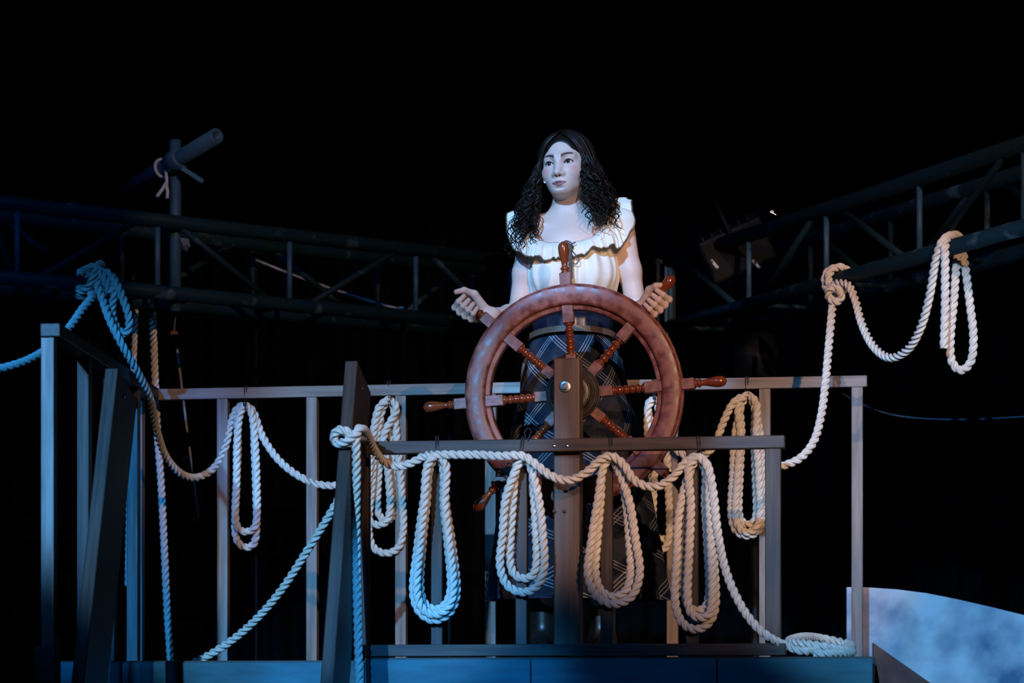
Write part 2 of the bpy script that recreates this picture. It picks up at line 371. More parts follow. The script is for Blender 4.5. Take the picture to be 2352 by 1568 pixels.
for k in range(8):         # felloe blocks between the spokes
    a0 = ROT0+k*PI/4
    obj('felloe', ring(rect_prof(.249, .327, -.014, .022, .004), 16, a0+.052, a0+PI/4-.052), M['rim'], wheel)
obj('face_ring', ring(rect_prof(.264, .323, -.030, -.0145, .009)), M['rim'], wheel)
obj('back_ring', ring(rect_prof(.256, .325, .0225, .036, .005)), M['rim'], wheel)
hub = obj('hub', ring([(.012, -.05), (.05, -.05), (.056, -.046), (.058, -.036), (.074, -.034), (.078, -.030), (.078, .030), (.074, .034), (.05, .05), (.012, .05)], 48), M['iron'], wheel)
obj('hub_band', ring([(.0785, -.028), (.081, -.026), (.081, -.016), (.0785, -.014)], 48), M['iron'], hub)
for rr_ in (.066, .050): obj('hub_ridge', ring([(rr_, -.034 if rr_ > .06 else -.050), (rr_+.002, -.038 if rr_ > .06 else -.054), (rr_+.005, -.038 if rr_ > .06 else -.054), (rr_+.007, -.034 if rr_ > .06 else -.050)], 48), M['iron'], hub)
obj('axle', lathe([(-.20, .011), (.12, .011)], (0, 0, 0), (0, 1, 0), (1, 0, 0), 16), M['steel'], wheel)
def spoke_prof():
    pts = [(.116, .0135), (.119, .0150), (.122, .0145), (.124, .0105), (.128, .0095)]
    seq = [(.140, .0135), (.158, .0138), (.176, .0132), (.192, .0135)]
    r0 = .128
    for (c, r) in seq:
        for k in range(1, 8):
            h = r0+(c+.007-r0)*k/7; q = (h-r0)/(c+.007-r0); pts.append((h, .0088+(r-.0088)*math.sin(PI*q)**.8))
        r0 = c+.007
    pts += [(.203, .0105), (.206, .014), (.209, .0148), (.212, .0135)]
    return pts
def handle_prof():
    pts = [(.358, .0135), (.361, .0148), (.364, .0140), (.366, .0105), (.369, .0105), (.371, .0130), (.374, .0138), (.377, .0128), (.379, .0098), (.383, .0088)]
    for k in range(1, 15):
        q = k/14; h = .383+(.455-.383)*q; r = .0088+(.0168-.0088)*math.sin(min(1, q/.72)*PI/2)**1.5
        if q > .72: r = .0168*math.sqrt(max(0.004, 1-((q-.72)/.285)**2))
        pts.append((h, r))
    return pts
for k in range(8):
    a = ROT0+k*PI/4; ax = Vector((math.cos(a), 0, math.sin(a))); tg = Vector((-math.sin(a), 0, math.cos(a)))
    sp = obj('spoke', lathe(spoke_prof(), (0, 0, 0), ax, tg, 18), M['varnish'], wheel)
    for (r0, r1, wd) in ((.070, .117, .031), (.211, .360, .033)):
        obj('square_block', beam(ax*r0, ax*r1, wd, .037, tg, .002), M['block'], sp, False)
    obj('handle', lathe(handle_prof(), (0, 0, 0), ax, tg, 20), M['varnish'], sp)
def on_handle(k, r): 
    a = ROT0+k*PI/4; u = EX*math.cos(a)+EZ*math.sin(a); return WC+u*r, u

# ------------------------------------------------------------------ truss
ZL, ZU, CR = 1.294, 1.523, .0235
def truss(name, label, A, B, perp, verts_px, start_rise, ends=None):
    t = thing(name, label, 'truss', ((A[0]+B[0])/2, (A[1]+B[1])/2, ZL))
    A, B, perp = Vector((*A, 0)), Vector((*B, 0)), Vector((*perp, 0)); d = (B-A).normalized()
    for (o, z) in ((Vector(), ZL), (Vector(), ZU), (perp, ZL), (perp, ZU)):
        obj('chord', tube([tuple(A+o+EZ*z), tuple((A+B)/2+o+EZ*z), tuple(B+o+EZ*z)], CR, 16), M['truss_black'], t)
    def at(px):           # point of the front chord seen at that column
        k = (px-1176)/F; u = (A.x-k*A.y)/(k*(B.y-A.y)-(B.x-A.x)); return A.lerp(B, u)
    ps = [at(p) for p in verts_px]
    for p in ps:
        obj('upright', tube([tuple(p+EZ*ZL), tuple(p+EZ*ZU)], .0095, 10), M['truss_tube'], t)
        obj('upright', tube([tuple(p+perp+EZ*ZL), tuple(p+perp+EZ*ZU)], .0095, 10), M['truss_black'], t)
        obj('cross_tube', tube([tuple(p+EZ*ZL), tuple(p+perp+EZ*ZL)], .009, 8), M['truss_black'], t)
    rise = start_rise
    for p, q in zip(ps[:-1], ps[1:]):
        z0, z1 = (ZL, ZU) if rise else (ZU, ZL)
        a_, c_ = p.lerp(q, .12), p.lerp(q, .88)
        obj('diagonal', tube([tuple(a_+EZ*z0), tuple(c_+EZ*z1)], .0105, 10), M['truss_black'], t)
        obj('diagonal', tube([tuple(a_+perp+EZ*z1), tuple(c_+perp+EZ*z0)], .0105, 10), M['truss_black'], t)
        rise = not rise
    return t, at
Lt, Lat = truss('lighting_truss', 'dark box truss crossing behind the left side of the deck', (.03, 10.07), (-1.72, 8.742), (-.138, .183), (1175, 955, 665, 362, 40, -40), True)
Rt, Rat = truss('lighting_truss', 'worn black box truss with rope loops running to the upper right', (.545, 10.07), (1.47, 7.77), (.2125, .085), (1540, 1720, 1898, 2112, 2352), False)
# steel end frame of the truss corner
cf = thing('truss_corner', 'slotted metal corner frame behind the right hand of the person', 'truss', (.55, 10.2, ZL))
for px in (1512, 1531, 1548):
    p = V3(px, 620, 10.06); obj('slotted_bar', beam((p.x, 10.06, ZL-.03), (p.x, 10.06, ZU+.01), .013, .02, EX, .002), M['truss_tube'] if px == 1531 else M['black'], cf, False)
for z in (ZL-.02, ZU): obj('crossbar', beam(V3(1505, 700, 10.065)*1+EZ*(z-V3(1505, 700, 10.065).z), V3(1556, 700, 10.065)+EZ*(z-V3(1556, 700, 10.065).z), .02, .016, EY, .002), M['black'], cf, False)

# ------------------------------------------------------------------ ropes
def px_path(L, Y=None): return [tuple(V3(p[0], p[1], p[2] if len(p) > 2 else Y)) for p in L]
def rope(name, ctrl, label, group=None, r=ROPE_R, smooth=3):
    return tag(obj(name, rope_geo(ctrl, r, smooth=smooth), M['rope']), label, 'rope', group)
def hank_path(cx, top, loops, Yf, yo=0.0, seed=0):
    r = random.Random(seed); P = []
    for i, (l, rr, bot, dl, dy) in enumerate(loops):   # l, rr: outermost columns left and right; dl: their inset near the top
        Y = Yf(cx)+yo+dy; h = bot-top; mid = (l+rr)/2; hw = (rr-l)/2
        tw = 9+4*i
        seq = [(cx-tw*.4, top+3), (cx-tw-3, top+16), (l+dl, top+h*.30), (l+dl*.4, top+h*.55), (l, bot-hw*1.15), (l+hw*.32, bot-hw*.32), (mid, bot), (rr-hw*.32, bot-hw*.32), (rr, bot-hw*1.15), (rr-dl*.4, top+h*.55), (rr-dl, top+h*.30), (cx+tw+3, top+16), (cx+tw*.4, top+3)]
        n = len(seq)
        for j, (x, y) in enumerate(seq):
            P.append(tuple(V3(x+r.uniform(-1.2, 1.2), y+r.uniform(-1.5, 1.5), Y+(.010*(j/(n-1)-.5)))))
    return P
HK = 'rope hanks tied under the railings'
def tie(cx, top, Yf, yo, depth, rail_h, label, lean=0, dx=0):
    """a thin black cord round the rail and the head of a hank"""
    Y = Yf(cx); c = V3(cx, top, Y+yo)
    zt = c.z+rail_h+.004; zb = c.z-.020; yf, yb = Y-depth, Y+.026
    yfb = min(Y+yo-.017, yf); 
    P = []
    for k, off in enumerate((-.004, .003)):
        x = c.x+off
        P += [(x-.001, yb, zt-.01), (x, Y, zt), (x+lean*.3, yf, zt-.003), (x+lean, yf, c.z+.012), (x+lean+dx, yfb-.003, c.z-.004), (x+lean+dx*1.5, yfb+.010, zb), (x+lean+dx, Y+yo+.017, zb+.004), (x+lean*.5, yb, c.z+.016)]
    pts = catmull(P, .004)
    end = catmull([P[4], (P[4][0]+.004, P[4][1]-.004, P[4][2]-.012), (P[4][0]+.008, P[4][1]-.002, P[4][2]-.028)], .004)
    bow = [tube(catmull([P[2], tuple(V3(cx+4, top-40, Y-.03)), tuple(V3(cx+2, top-53, Y-.03)), tuple(V3(cx+10, top-62, Y-.03)), tuple(V3(cx+17, top-56, Y-.032)), tuple(V3(cx+13, top-44, Y-.032)), tuple(V3(cx+9, top-34, Y-.03))], .003), .0017, 6)] if 'bow' in label else []
    return tag(obj('cord_tie', merge(tube(pts, .0021, 6), tube(end, .0019, 6), *bow), M['cord']), label, 'cord', 'black cords tying the hanks to the rails')
Yb = Yback; Yf = Yfront
# hanks on the front railing (column, top row, loops)
FH = [(1003, 1047, [(950, 1047, 1424, 22, -.005), (966, 1034, 1400, 14, .016), (957, 1040, 1412, 18, -.026)], 'pale rope hank hanging leftmost on the front railing beside the stair board', 'blue tinged at its foot'),
      (1203, 1049, [(1150, 1250, 1362, 12, -.005), (1172, 1233, 1330, 8, .016)], 'pinkish white rope hank hanging left of the wheel post on front railing', ''),
      (1402, 1049, [(1350, 1468, 1388, 22, -.005), (1368, 1448, 1370, 12, .018)], 'tan rope hank hanging just right of the wheel post on front railing', ''),
      (1603, 1050, [(1553, 1642, 1446, 8, -.005), (1572, 1628, 1404, 8, .018), (1580, 1636, 1420, 6, -.026)], 'longest tan rope hank, rightmost on the front railing', '')]
for i, (cx, top, loops, lab, _) in enumerate(FH):
    rope('rope_hank', hank_path(cx, top, loops, Yf, -.046, i), lab, HK)
    tie(cx, top-4, Yf, -.046, .022, .052, ['black cord tying the leftmost front hank to the rail', 'black cord with a loose bow left of the wheel post', 'black cord tying the tan hank right of the wheel post', 'black cord tying the rightmost front hank to the rail'][i], lean=(.002, -.006, .004, .008)[i], dx=(0, .002, .003, .006)[i])
BH = [(564, 928, [(541, 590, 1222, 4, -.004), (543, 589, 1259, 4, .016)], 'narrow white rope hank alone on the rear railing left of the stair board'),
      (892, 917, [(848, 926, 1272, 14, -.004), (868, 908, 1196, 8, .018), (842, 896, 1206, 14, -.02)], 'tangled rope hank on rear railing just right of the leaning stair board'),
      (1503, 914, [(1482, 1536, 1266, 6, -.004), (1500, 1550, 1240, 8, .016)], 'rope hank seen through the right side of the wheel'),
      (1717, 907, [(1681, 1752, 1232, 6, -.004), (1698, 1738, 1206, 6, .016), (1690, 1746, 1222, 10, -.022)], 'half white half tan rope hank on the rear railing near its right end')]
for i, (cx, top, loops, lab) in enumerate(BH):
    rope('rope_hank', hank_path(cx, top, loops, Yb, -.030, 20+i), lab, HK)
    tie(cx, top-4, Yb, -.030, .021, .052, ['black cord tying the narrow left hank to rear rail', 'black cord tying the tangled hank to rear rail', 'black cord on the rear rail behind the wheel', 'black cord tying the right hank to rear rail'][i], lean=(.0, .006, .0, -.002)[i])

def chord_wrap(at, px, turns, adv, z, n0=0.0, rr=None, dirn=1):
    """control points of a rope wound round a truss chord, starting at the front (n0 turns)"""
    p = at(px); q = at(px+10); d = (q-p).normalized(); nrm = d.cross(EZ).normalized()
    if nrm.y > 0: nrm = -nrm
    rr = rr or CR+ROPE_R+.001; out = []
    n = int(abs(turns)*8)
    for i in range(n+1):
        a = 2*PI*(n0+dirn*turns*i/n)
        out.append(tuple(p+d*(adv*(i/n-.5))+EZ*(z+rr*math.sin(a))+nrm*(rr*math.cos(a))))
    return out
# long rope of the left side
w1 = chord_wrap(Lat, 215, 1.9, .095, ZL, .55)
left_run = px_path([(-40, 856, 8.46), (50, 832, 8.54), (105, 803, 8.62), (155, 757, 8.72), (190, 708, 8.79), (212, 680, 8.84)])
loopL = px_path([(262, 640, 8.84), (284, 690, 8.83), (297, 735, 8.84), (290, 766, 8.86), (268, 752, 8.88), (257, 715, 8.88), (262, 670, 8.86), (255, 632, 8.86), (232, 622, 8.87), (222, 650, 8.86)])
main_run = px_path([(236, 690, 8.86), (252, 735, 8.84), (282, 795, 8.85), (318, 858, 8.92), (345, 915, 9.02), (358, 980, 9.14), (382, 1050, 9.26), (420, 1090, 9.36), (455, 1096, 9.42), (492, 1074, 9.45), (518, 1025, 9.45), (532, 965, 9.45), (546, 936, 9.44), (562, 930, 9.44), (580, 942, 9.435), (602, 1000, 9.43), (640, 1056, 9.42), (688, 1094, 9.41), (732, 1112, 9.40), (775, 1114, 9.39), (815, 1098, 9.385), (850, 1040, 9.375), (870, 960, 9.36), (885, 922, 9.355)])
rope('long_rope', left_run+w1+loopL+main_run, 'long pale rope knotted on left truss and swagged along the rear railing')
# short tail sticking out left of the truss knot
tl = chord_wrap(Lat, 196, .62, .03, ZL, .02, CR+ROPE_R*2.2)
rope('rope_tail', px_path([(182, 627, 8.80), (200, 618, 8.84), (218, 612, 8.86)])+px_path([(240, 640, 8.85), (252, 672, 8.86)]), 'short blue lit rope tail sticking out of the left truss knot')
rope('rope_tail', px_path([(180, 672, 8.90), (198, 662, 8.87), (212, 640, 8.85), (222, 612, 8.86), (234, 606, 8.9)]), 'lower short rope tail curling out left below the truss knot')
# two ropes hung over the rear chord of the left truss
hp = px_path([(392, 1522, 9.62), (384, 1400, 9.62), (377, 1250, 9.61), (370, 1110, 9.60), (362, 1000, 9.585), (357, 890, 9.57), (353, 790, 9.5), (351, 715, 9.40)])
rope('hanging_rope', hp, 'rope hanging straight from left truss down past the rear rail corner')
rope('hanging_rope', px_path([(312, 690, 9.40), (309, 780, 9.48), (304, 900, 9.56), (299, 1060, 9.60), (295, 1220, 9.62), (293, 1345, 9.63)]), 'thinner looking rope hanging left of the rear corner post', r=.0105)
for px, yy, lab in ((351, 706, 'dark hook clamp above the rope at rear rail corner'), (312, 686, 'dark hook clamp with pale tag above the thinner hanging rope')):
    p = V3(px, yy, 9.40); h = thing('hook_clamp', lab, 'clamp', tuple(p))
    obj('hook', tube(catmull([tuple(p+EZ*.0), tuple(p+EZ*.02), tuple(p+EZ*.05+EX*.0), tuple(p+EZ*.075-EY*.02), tuple(p+EZ*.055-EY*.04)], .006), .007, 8), M['black'], h)
    obj('collar', lathe([(-.012, .017), (.012, .017)], p, EZ, EX, 14), M['black'], h)
    if px == 312: obj('tag', beam(p+EX*-.01-EY*.012+EZ*.004, p+EX*.016-EY*.012+EZ*.012, .012, .002, EZ, .0005), M['cloth_strip'], h, False)
# slanting stair rope
rope('stair_rope', px_path([(440, 1524, 8.75), (478, 1505, 8.72), (530, 1472, 8.70), (590, 1420, 8.66), (648, 1352, 8.62), (705, 1265, 8.58), (752, 1190, 8.55), (790, 1125, 8.53), (815, 1085, 8.52)]), 'rope slanting up from the landing to the leaning stair board')
# front rope
yk = 8.105
k0 = px_path([(846, 1003, 8.26), (834, 1004, 8.18), (812, 1000, yk), (780, 988, yk), (768, 996, yk+.01), (770, 1012, yk+.03), (776, 1020, yk+.02), (800, 1017, yk), (818, 1008, yk-.012), (800, 992, yk-.022), (780, 985, yk-.016), (766, 1000, yk), (772, 1018, yk+.01), (795, 1012, yk-.02), (816, 998, yk-.024)])
fr = [(828, 986), (846, 1002), (858, 1030), (880, 1058), (912, 1071), (945, 1063), (975, 1047), (1003, 1044), (1050, 1044), (1100, 1044), (1150, 1047), (1200, 1046), (1228, 1064), (1265, 1092), (1305, 1103), (1345, 1086), (1378, 1056), (1402, 1046), (1432, 1066), (1458, 1104), (1505, 1118), (1545, 1096), (1575, 1060), (1602, 1047), (1624, 1068), (1638, 1130), (1648, 1220), (1664, 1300), (1690, 1368), (1725, 1425), (1765, 1462)]
fr = [(x, y, Yf(x)-(.074 if 985 < x < 1660 else .040)) for (x, y) in fr]
fr = [(x, y, Y if x > 860 else 8.09+.26*(x-828)/40) for (x, y, Y) in fr]
coil = [(1805, 1482, 8.20), (1845, 1495, 8.18), (1885, 1490, 8.24), (1930, 1490, 8.34), (1956, 1484, 8.46), (1940, 1476, 8.56), (1890, 1466, 8.58), (1845, 1462, 8.46), (1812, 1472, 8.32), (1840, 1476, 8.23), (1890, 1484, 8.20), (1935, 1492, 8.22), (1958, 1496, 8.28), (1940, 1500, 8.2), (1900, 1500, 8.15), (1868, 1500, 8.15)]
rope('front_rope', k0+px_path(fr)+px_path(coil), 'rope swagged under the front rail and ending coiled on the deck corner')
rope('hanging_rope', px_path([(829, 1000, 8.18), (824, 983, 8.10), (819, 1000, 8.09), (819, 1080, 8.12), (818, 1200, 8.15), (819, 1320, 8.15), (822, 1440, 8.15), (825, 1560, 8.15), (827, 1640, 8.15)]), 'rope hanging straight down in front beside the leaning stair board')
# rope of the right truss
wr = chord_wrap(Rat, 1926, 2.0, .05, ZL, -.1)
rr_up = px_path([(1765, 1076, 8.50), (1800, 1069, 8.50), (1838, 1052, 8.51), (1868, 1016, 8.53), (1886, 955, 8.56), (1896, 880, 8.6), (1904, 790, 8.65), (1912, 705, 8.70), (1916, 672, 8.78)])
swag = px_path([(1948, 654, 8.80), (1964, 688, 8.76), (1980, 745, 8.70), (2008, 798, 8.62), (2045, 822, 8.54), (2085, 803, 8.46), (2115, 752, 8.38), (2135, 680, 8.32), (2150, 595, 8.27), (2163, 556, 8.25), (2185, 540, 8.29), (2205, 548, 8.36), (2212, 580, 8.38), (2218, 620, 8.36), (2228, 700, 8.35), (2236, 780, 8.35), (2228, 835, 8.35), (2205, 852, 8.345), (2186, 830, 8.34), (2183, 780, 8.34), (2190, 700, 8.34), (2196, 620, 8.345), (2200, 590, 8.37), (2200, 552, 8.37), (2188, 541, 8.30), (2172, 556, 8.245), (2171, 620, 8.24), (2171, 700, 8.24), (2168, 800, 8.24)])
rope('long_rope', rr_up+wr+swag, 'long rope knotted on right truss, swagged and looped over its end')
knot = px_path([(1906, 690, 8.72), (1900, 670, 8.70), (1912, 658, 8.685), (1930, 668, 8.69), (1932, 688, 8.70), (1918, 694, 8.69), (1905, 684, 8.69)])
tag(obj('rope_knot', rope_geo(knot, ROPE_R*.95), M['rope']), 'stopper knot gripping the rope under the right truss', 'rope')
# rope tail of rear right hank
rope('rope_tail', px_path([(1702, 912, 9.13), (1684, 925, 9.12), (1662, 968, 9.12), (1645, 1012, 9.12), (1625, 1040, 9.13), (1590, 1050, 9.15), (1556, 1035, 9.16), (1528, 990, 9.17), (1510, 930, 9.18)]), 'tan rope swag linking the two right hanks of the rear railing')

# ------------------------------------------------------------------ background things
# swivel pipe on a pole behind the left truss
yq = 9.268; pp = V3(403, 500, yq); pt = V3(403, 322, yq)
pole = thing('pole_with_pipe', 'dark pole clamped to left truss carrying a slanting hollow pipe', 'pole', (pp.x, yq, ZL-.05))
obj('pole', tube([(pp.x, yq, ZL-.05), (pp.x, yq, pt.z)], .019, 14), M['truss_tube'], pole)
for z in (ZL, ZU): obj('coupler', beam((pp.x, yq+.02, z-.022), (pp.x, yq+.02, z+.022), .052, .05, EX, .004), M['black'], pole, False)
e0, e1 = V3(290, 437, 9.44), V3(499, 311, 9.04); ed = (e1-e0).normalized(); L = (e1-e0).length
def hollow(p, d, L, R, r, seg=24):
    ref = d.cross(EZ).normalized()
    v, f, g = lathe([(L-.06, r), (L, r), (L, R), (0, R), (0, r*.2)], p, d, ref, seg); return v, f, g
obj('pipe', hollow(e0, ed, L, .025, .0145), M['truss_tube'], pole)
mid = e0.lerp(e1, .56)
obj('clamp', lathe([(-.03, .032), (-.028, .036), (.028, .036), (.03, .032)], mid, ed, ed.cross(EZ).normalized(), 16), M['truss_tube'], pole)
obj('clamp_lever', beam(mid+Vector((.02, -.03, -.03)), mid+Vector((.09, -.03, -.075)), .016, .008, EZ), M['truss_tube'], pole, False)
s0 = e0.lerp(e1, .40); sd = ed.cross(EZ).normalized(); su = sd.cross(ed)
lp = [tuple(s0+ed*.012*(k/16-.5)+(sd*math.cos(2*PI*k/16)+su*math.sin(2*PI*k/16))*.029) for k in range(4, 21)]
dn = [tuple(V3(x, y, 9.22)) for x, y in ((383, 412), (383, 428), (385, 440), (384, 456))]; dn2 = [tuple(V3(x, y, 9.215)) for x, y in ((382, 420), (372, 436), (360, 452))]
tag(obj('cloth_strip', merge(tube(catmull(lp+dn, .006), .006, 6), tube(catmull(dn2, .006), .0065, 6)), M['cloth_strip']), 'pale torn cloth strip tied round the slanting pipe', 'cloth')
tag(obj('foil_scrap', (lambda pts: ([tuple(p) for p in pts], [(0, 1, 2), (0, 2, 3), (0, 3, 4), (1, 5, 2), (2, 5, 3), (3, 5, 4), (0, 4, 5), (0, 5, 1)]))([V3(412, 545, 8.95), V3(418, 572, 8.93), V3(428, 577, 8.9), V3(438, 566, 8.93), V3(434, 548, 8.95), V3(424, 560, 9.0)]), M['clear'], smooth=False), 'crumpled shiny scrap caught on the left truss', 'scrap')
# taut pale cable behind the truss
cab = thing('taut_cable', 'thin pale cable slanting behind the left truss from a slim post', 'cable', tuple(V3(588, 600, 10.3))[:2]+(FLOOR,))
obj('cable', tube(catmull([tuple(V3(586, 596, 10.3)), tuple(V3(660, 626, 10.3)), tuple(V3(760, 662, 10.35)), tuple(V3(860, 694, 10.4)), tuple(V3(925, 711, 10.45)), tuple(V3(1030, 733, 10.5))], .02), .0045, 8), M['wire'], cab)
obj('slim_post', tube([tuple(V3(589, 597, 10.31)), tuple(V3(589, 597, 10.31))[:2]+(FLOOR,)], .006, 8), M['black'], cab)
obj('cable_end_post', tube([tuple(V3(1032, 730, 10.5)), tuple(V3(1032, 730, 10.5))[:2]+(FLOOR,)], .006, 8), M['black'], cab)
obj('cable_clip', lathe([(-.012, .006), (.012, .009)], V3(923, 712, 10.44), EZ, EX, 8), M['white'], cab)
# thin hanging rod with tip at left
rod = thing('hanging_rod', 'thin slanted rod hanging below the left truss near the rear rail', 'rod', tuple(V3(456, 1190, 9.9)))
obj('shaft', tube([tuple(V3(402, 760, 9.85)), tuple(V3(428, 975, 9.87)), tuple(V3(457, 1190, 9.9))], [.0045, .004, .002], 8), M['wire'], rod)
obj('swivel', lathe([(-.02, .008), (-.012, .016), (.012, .016), (.02, .008)], V3(400, 772, 9.85), EZ, EX, 12), M['belt'], rod)
obj('clip', lathe([(0, .02), (.006, .02), (.02, .006)], V3(404, 716, 9.86), EZ, EX, 12), M['truss_tube'], rod)
obj('cord', tube([tuple(V3(399, 772, 9.85)), tuple(V3(404, 716, 9.86)), tuple(V3(402, 560, 9.6))], .002, 6), M['wire'], rod)
# stage lamp housing hung in the right truss
lc = V3(1690, 570, 9.75); lamp = thing('stage_lamp', 'bulky black stage lamp housing hung in the right truss', 'stage light', tuple(lc-EZ*.12))
ld = Vector((.87, -.12, .38)).normalized(); lu = Vector((-.37, -.25, .9)); lu = (lu-ld*lu.dot(ld)).normalized(); lw = ld.cross(lu)
obj('housing', beam(lc-ld*.115, lc+ld*.115, .155, .15, lu, .012), M['black'], lamp, False)
for k in range(6):
    q = lc-ld*(.09-.033*k)+lu*.079; obj('cooling_fin', beam(q-lw*.065, q+lw*.065, .008, .02, ld, .001), M['black'], lamp, False)
obj('yoke', tube(catmull([tuple(lc-lw*.085), tuple(lc-lw*.088+lu*.12), tuple(lc+lu*.17), tuple(lc+lw*.088+lu*.12), tuple(lc+lw*.085)], .02), .008, 8), M['black'], lamp)
for (px, py) in ((1641, 606), (1737, 606)):
    q = V3(px, py, 9.62); obj('sticker', beam(q-Vector((.012, 0, -.014)), q+Vector((.012, 0, -.014)), .010, .003, EX, .0004), M['label'], lamp, False)
tag(obj('wing_bolt', merge(lathe([(0, .006), (.03, .006)], V3(1775, 490, 9.2), -EY, EX, 8), beam(V3(1768, 486, 9.17), V3(1783, 494, 9.17), .012, .004, EY, .001)), M['steel'], smooth=False), 'small shiny wing bolt on top of the right truss', 'bolt')
# dark lamp body seen low behind the rear rail, right
lb = thing('floor_lamp_body', 'dark cylindrical lamp body standing behind the rear railing right of the wheel', 'stage light', tuple(V3(1735, 880, 10.6)-EZ*0)[:2]+(FLOOR,))
cb = V3(1735, 800, 10.6)
obj('can', lathe([(-.16, .07), (-.155, .085), (.0, .085), (.02, .075), (.05, .07), (.05, .05)], cb, EZ, EX, 24), M['black'], lb)
obj('stand', tube([(cb.x, cb.y, FLOOR), (cb.x, cb.y, cb.z-.15)], .018, 10), M['black'], lb)
# slack wire on the far right
tag(obj('slack_wire', tube(catmull([tuple(V3(1920, 895, 9.9)), tuple(V3(1985, 930, 9.9)), tuple(V3(2040, 950, 9.9)), tuple(V3(2110, 960, 9.9)), tuple(V3(2210, 963, 9.9)), tuple(V3(2380, 955, 9.9))], .02), .003, 6), M['truss_tube']), 'thin slack wire drooping behind the right end of rear rail', 'wire')
# painted scenic flat and wedge board
flat_top = [(1945, 1348), (1985, 1348), (2060, 1353), (2130, 1362), (2200, 1376), (2270, 1392), (2352, 1412), (2440, 1436)]
yfl = 9.55; plan = [V3(x, y, yfl) for x, y in flat_top]; n = len(plan)
vs = [tuple(p) for p in plan]+[(p.x, p.y, FLOOR) for p in plan]+[(p.x, p.y+.02, p.z) for p in plan]+[(p.x, p.y+.02, FLOOR) for p in plan]
fs = [(i, n+i, n+i+1, i+1) for i in range(n-1)]+[(2*n+i, 2*n+i+1, 3*n+i+1, 3*n+i) for i in range(n-1)]+[(i, i+1, 2*n+i+1, 2*n+i) for i in range(n-1)]+[(0, 2*n, 3*n, n), (n-1, 2*n-1, 4*n-1, 3*n-1)]
tag(obj('scenic_flat', (vs, fs), M['flat_paint'], smooth=False), 'cloud painted scenic flat with curved top at lower right', 'scenery')
wp = [V3(2006, 1476, 9.30), V3(2140, 1570, 9.30), V3(2260, 1660, 9.30)]
vs = [tuple(p) for p in wp]+[(wp[2].x, 9.3, FLOOR), (wp[0].x, 9.3, FLOOR)]; vs = vs+[(x, y+.025, z) for x, y, z in vs]
fs = [(4, 3, 2, 1, 0), (5, 6, 7, 8, 9)]+[(i, (i+1) % 5, 5+(i+1) % 5, 5+i) for i in range(5)]
tag(obj('wedge_board', (vs, fs), M['redboard'], smooth=False), 'dark red sloping wedge board at the right end of the platform', 'scenery')
# faint lamp at the top right edge of the picture
tr = V3(2215, 8, 11.0); tl_ = thing('stage_lamp', 'faint dark stage lamp at the top right edge of the picture', 'stage light', tuple(tr))
obj('can', lathe([(-.06, .03), (-.05, .05), (.08, .05), (.1, .03)], tr+EZ*.06, Vector((.3, -.2, .93)).normalized(), EY, 18), M['black'], tl_)
obj('hanging_pipe', tube([(tr.x-1.2, 11.05, tr.z+.25), (tr.x+1.0, 11.05, tr.z+.25)], .024, 12), M['truss_black'], tl_)
obj('hook', tube([tuple(tr+EZ*.1), (tr.x, 11.05, tr.z+.25)], .01, 8), M['black'], tl_)

# ------------------------------------------------------------------ the person (smooth distance fields turned into one surface)
def nets(fn, lo, hi, h):
    ax = [np.arange(lo[i], hi[i]+h, h, dtype=np.float32) for i in range(3)]
    nx, ny, nz = map(len, ax); Fv = np.empty((nx, ny, nz), np.float32)
    Yg, Zg = np.meshgrid(ax[1], ax[2], indexing='ij'); ch = max(1, int(400000/(ny*nz)))
    for i in range(0, nx, ch):
        xs = ax[0][i:i+ch]; P = np.empty((len(xs), ny, nz, 3), np.float32)
        P[..., 0] = xs[:, None, None]; P[..., 1] = Yg; P[..., 2] = Zg
        Fv[i:i+ch] = fn(P.reshape(-1, 3)).reshape(len(xs), ny, nz)
    s = Fv < 0
    def cn(a, i, j, k): return a[i:nx-1+i, j:ny-1+j, k:nz-1+k]
    cnt = sum(cn(s, i, j, k).astype(np.int8) for i in (0, 1) for j in (0, 1) for k in (0, 1))
    act = (cnt > 0) & (cnt < 8); I, J, K = np.nonzero(act); idx = np.full(act.shape, -1, np.int64); idx[I, J, K] = np.arange(len(I))
    acc = np.zeros((len(I), 3)); num = np.zeros(len(I)); base = np.stack([I, J, K], 1)
    for a in range(3):
        for b in (0, 1):
            for c in (0, 1):
                o0 = [0, 0, 0]; o0[(a+1) % 3] = b; o0[(a+2) % 3] = c; o1 = list(o0); o1[a] = 1
                f0 = Fv[I+o0[0], J+o0[1], K+o0[2]]; f1 = Fv[I+o1[0], J+o1[1], K+o1[2]]; m = (f0 < 0) != (f1 < 0)
                t = np.where(m, f0/np.where(m, f0-f1, 1), 0); p = np.array(o0, float)[None].repeat(len(I), 0); p[:, a] += t
                acc[m] += p[m]; num[m] += 1
    vs = (base+acc/num[:, None])*h+np.array([ax[0][0], ax[1][0], ax[2][0]]); faces = []
    for a in range(3):
        b, c = (a+1) % 3, (a+2) % 3
        sl0 = [slice(None)]*3; sl1 = [slice(None)]*3; sl0[a] = slice(0, -1); sl1[a] = slice(1, None)
        d = s[tuple(sl0)] != s[tuple(sl1)]; q = np.stack(np.nonzero(d), 1); dims = (nx, ny, nz)
        q = q[(q[:, b] > 0) & (q[:, c] > 0) & (q[:, b] < dims[b]-1) & (q[:, c] < dims[c]-1)]
        def cell(db, dc): r = q.copy(); r[:, b] += db; r[:, c] += dc; return idx[r[:, 0], r[:, 1], r[:, 2]]
        f = np.stack([cell(-1, -1), cell(0, -1), cell(0, 0), cell(-1, 0)], 1)
        fl = s[q[:, 0], q[:, 1], q[:, 2]]; f[~fl] = f[~fl][:, ::-1]; faces.append(f)
    return vs, np.concatenate(faces)
def nrm(v): return np.sqrt((v*v).sum(-1))
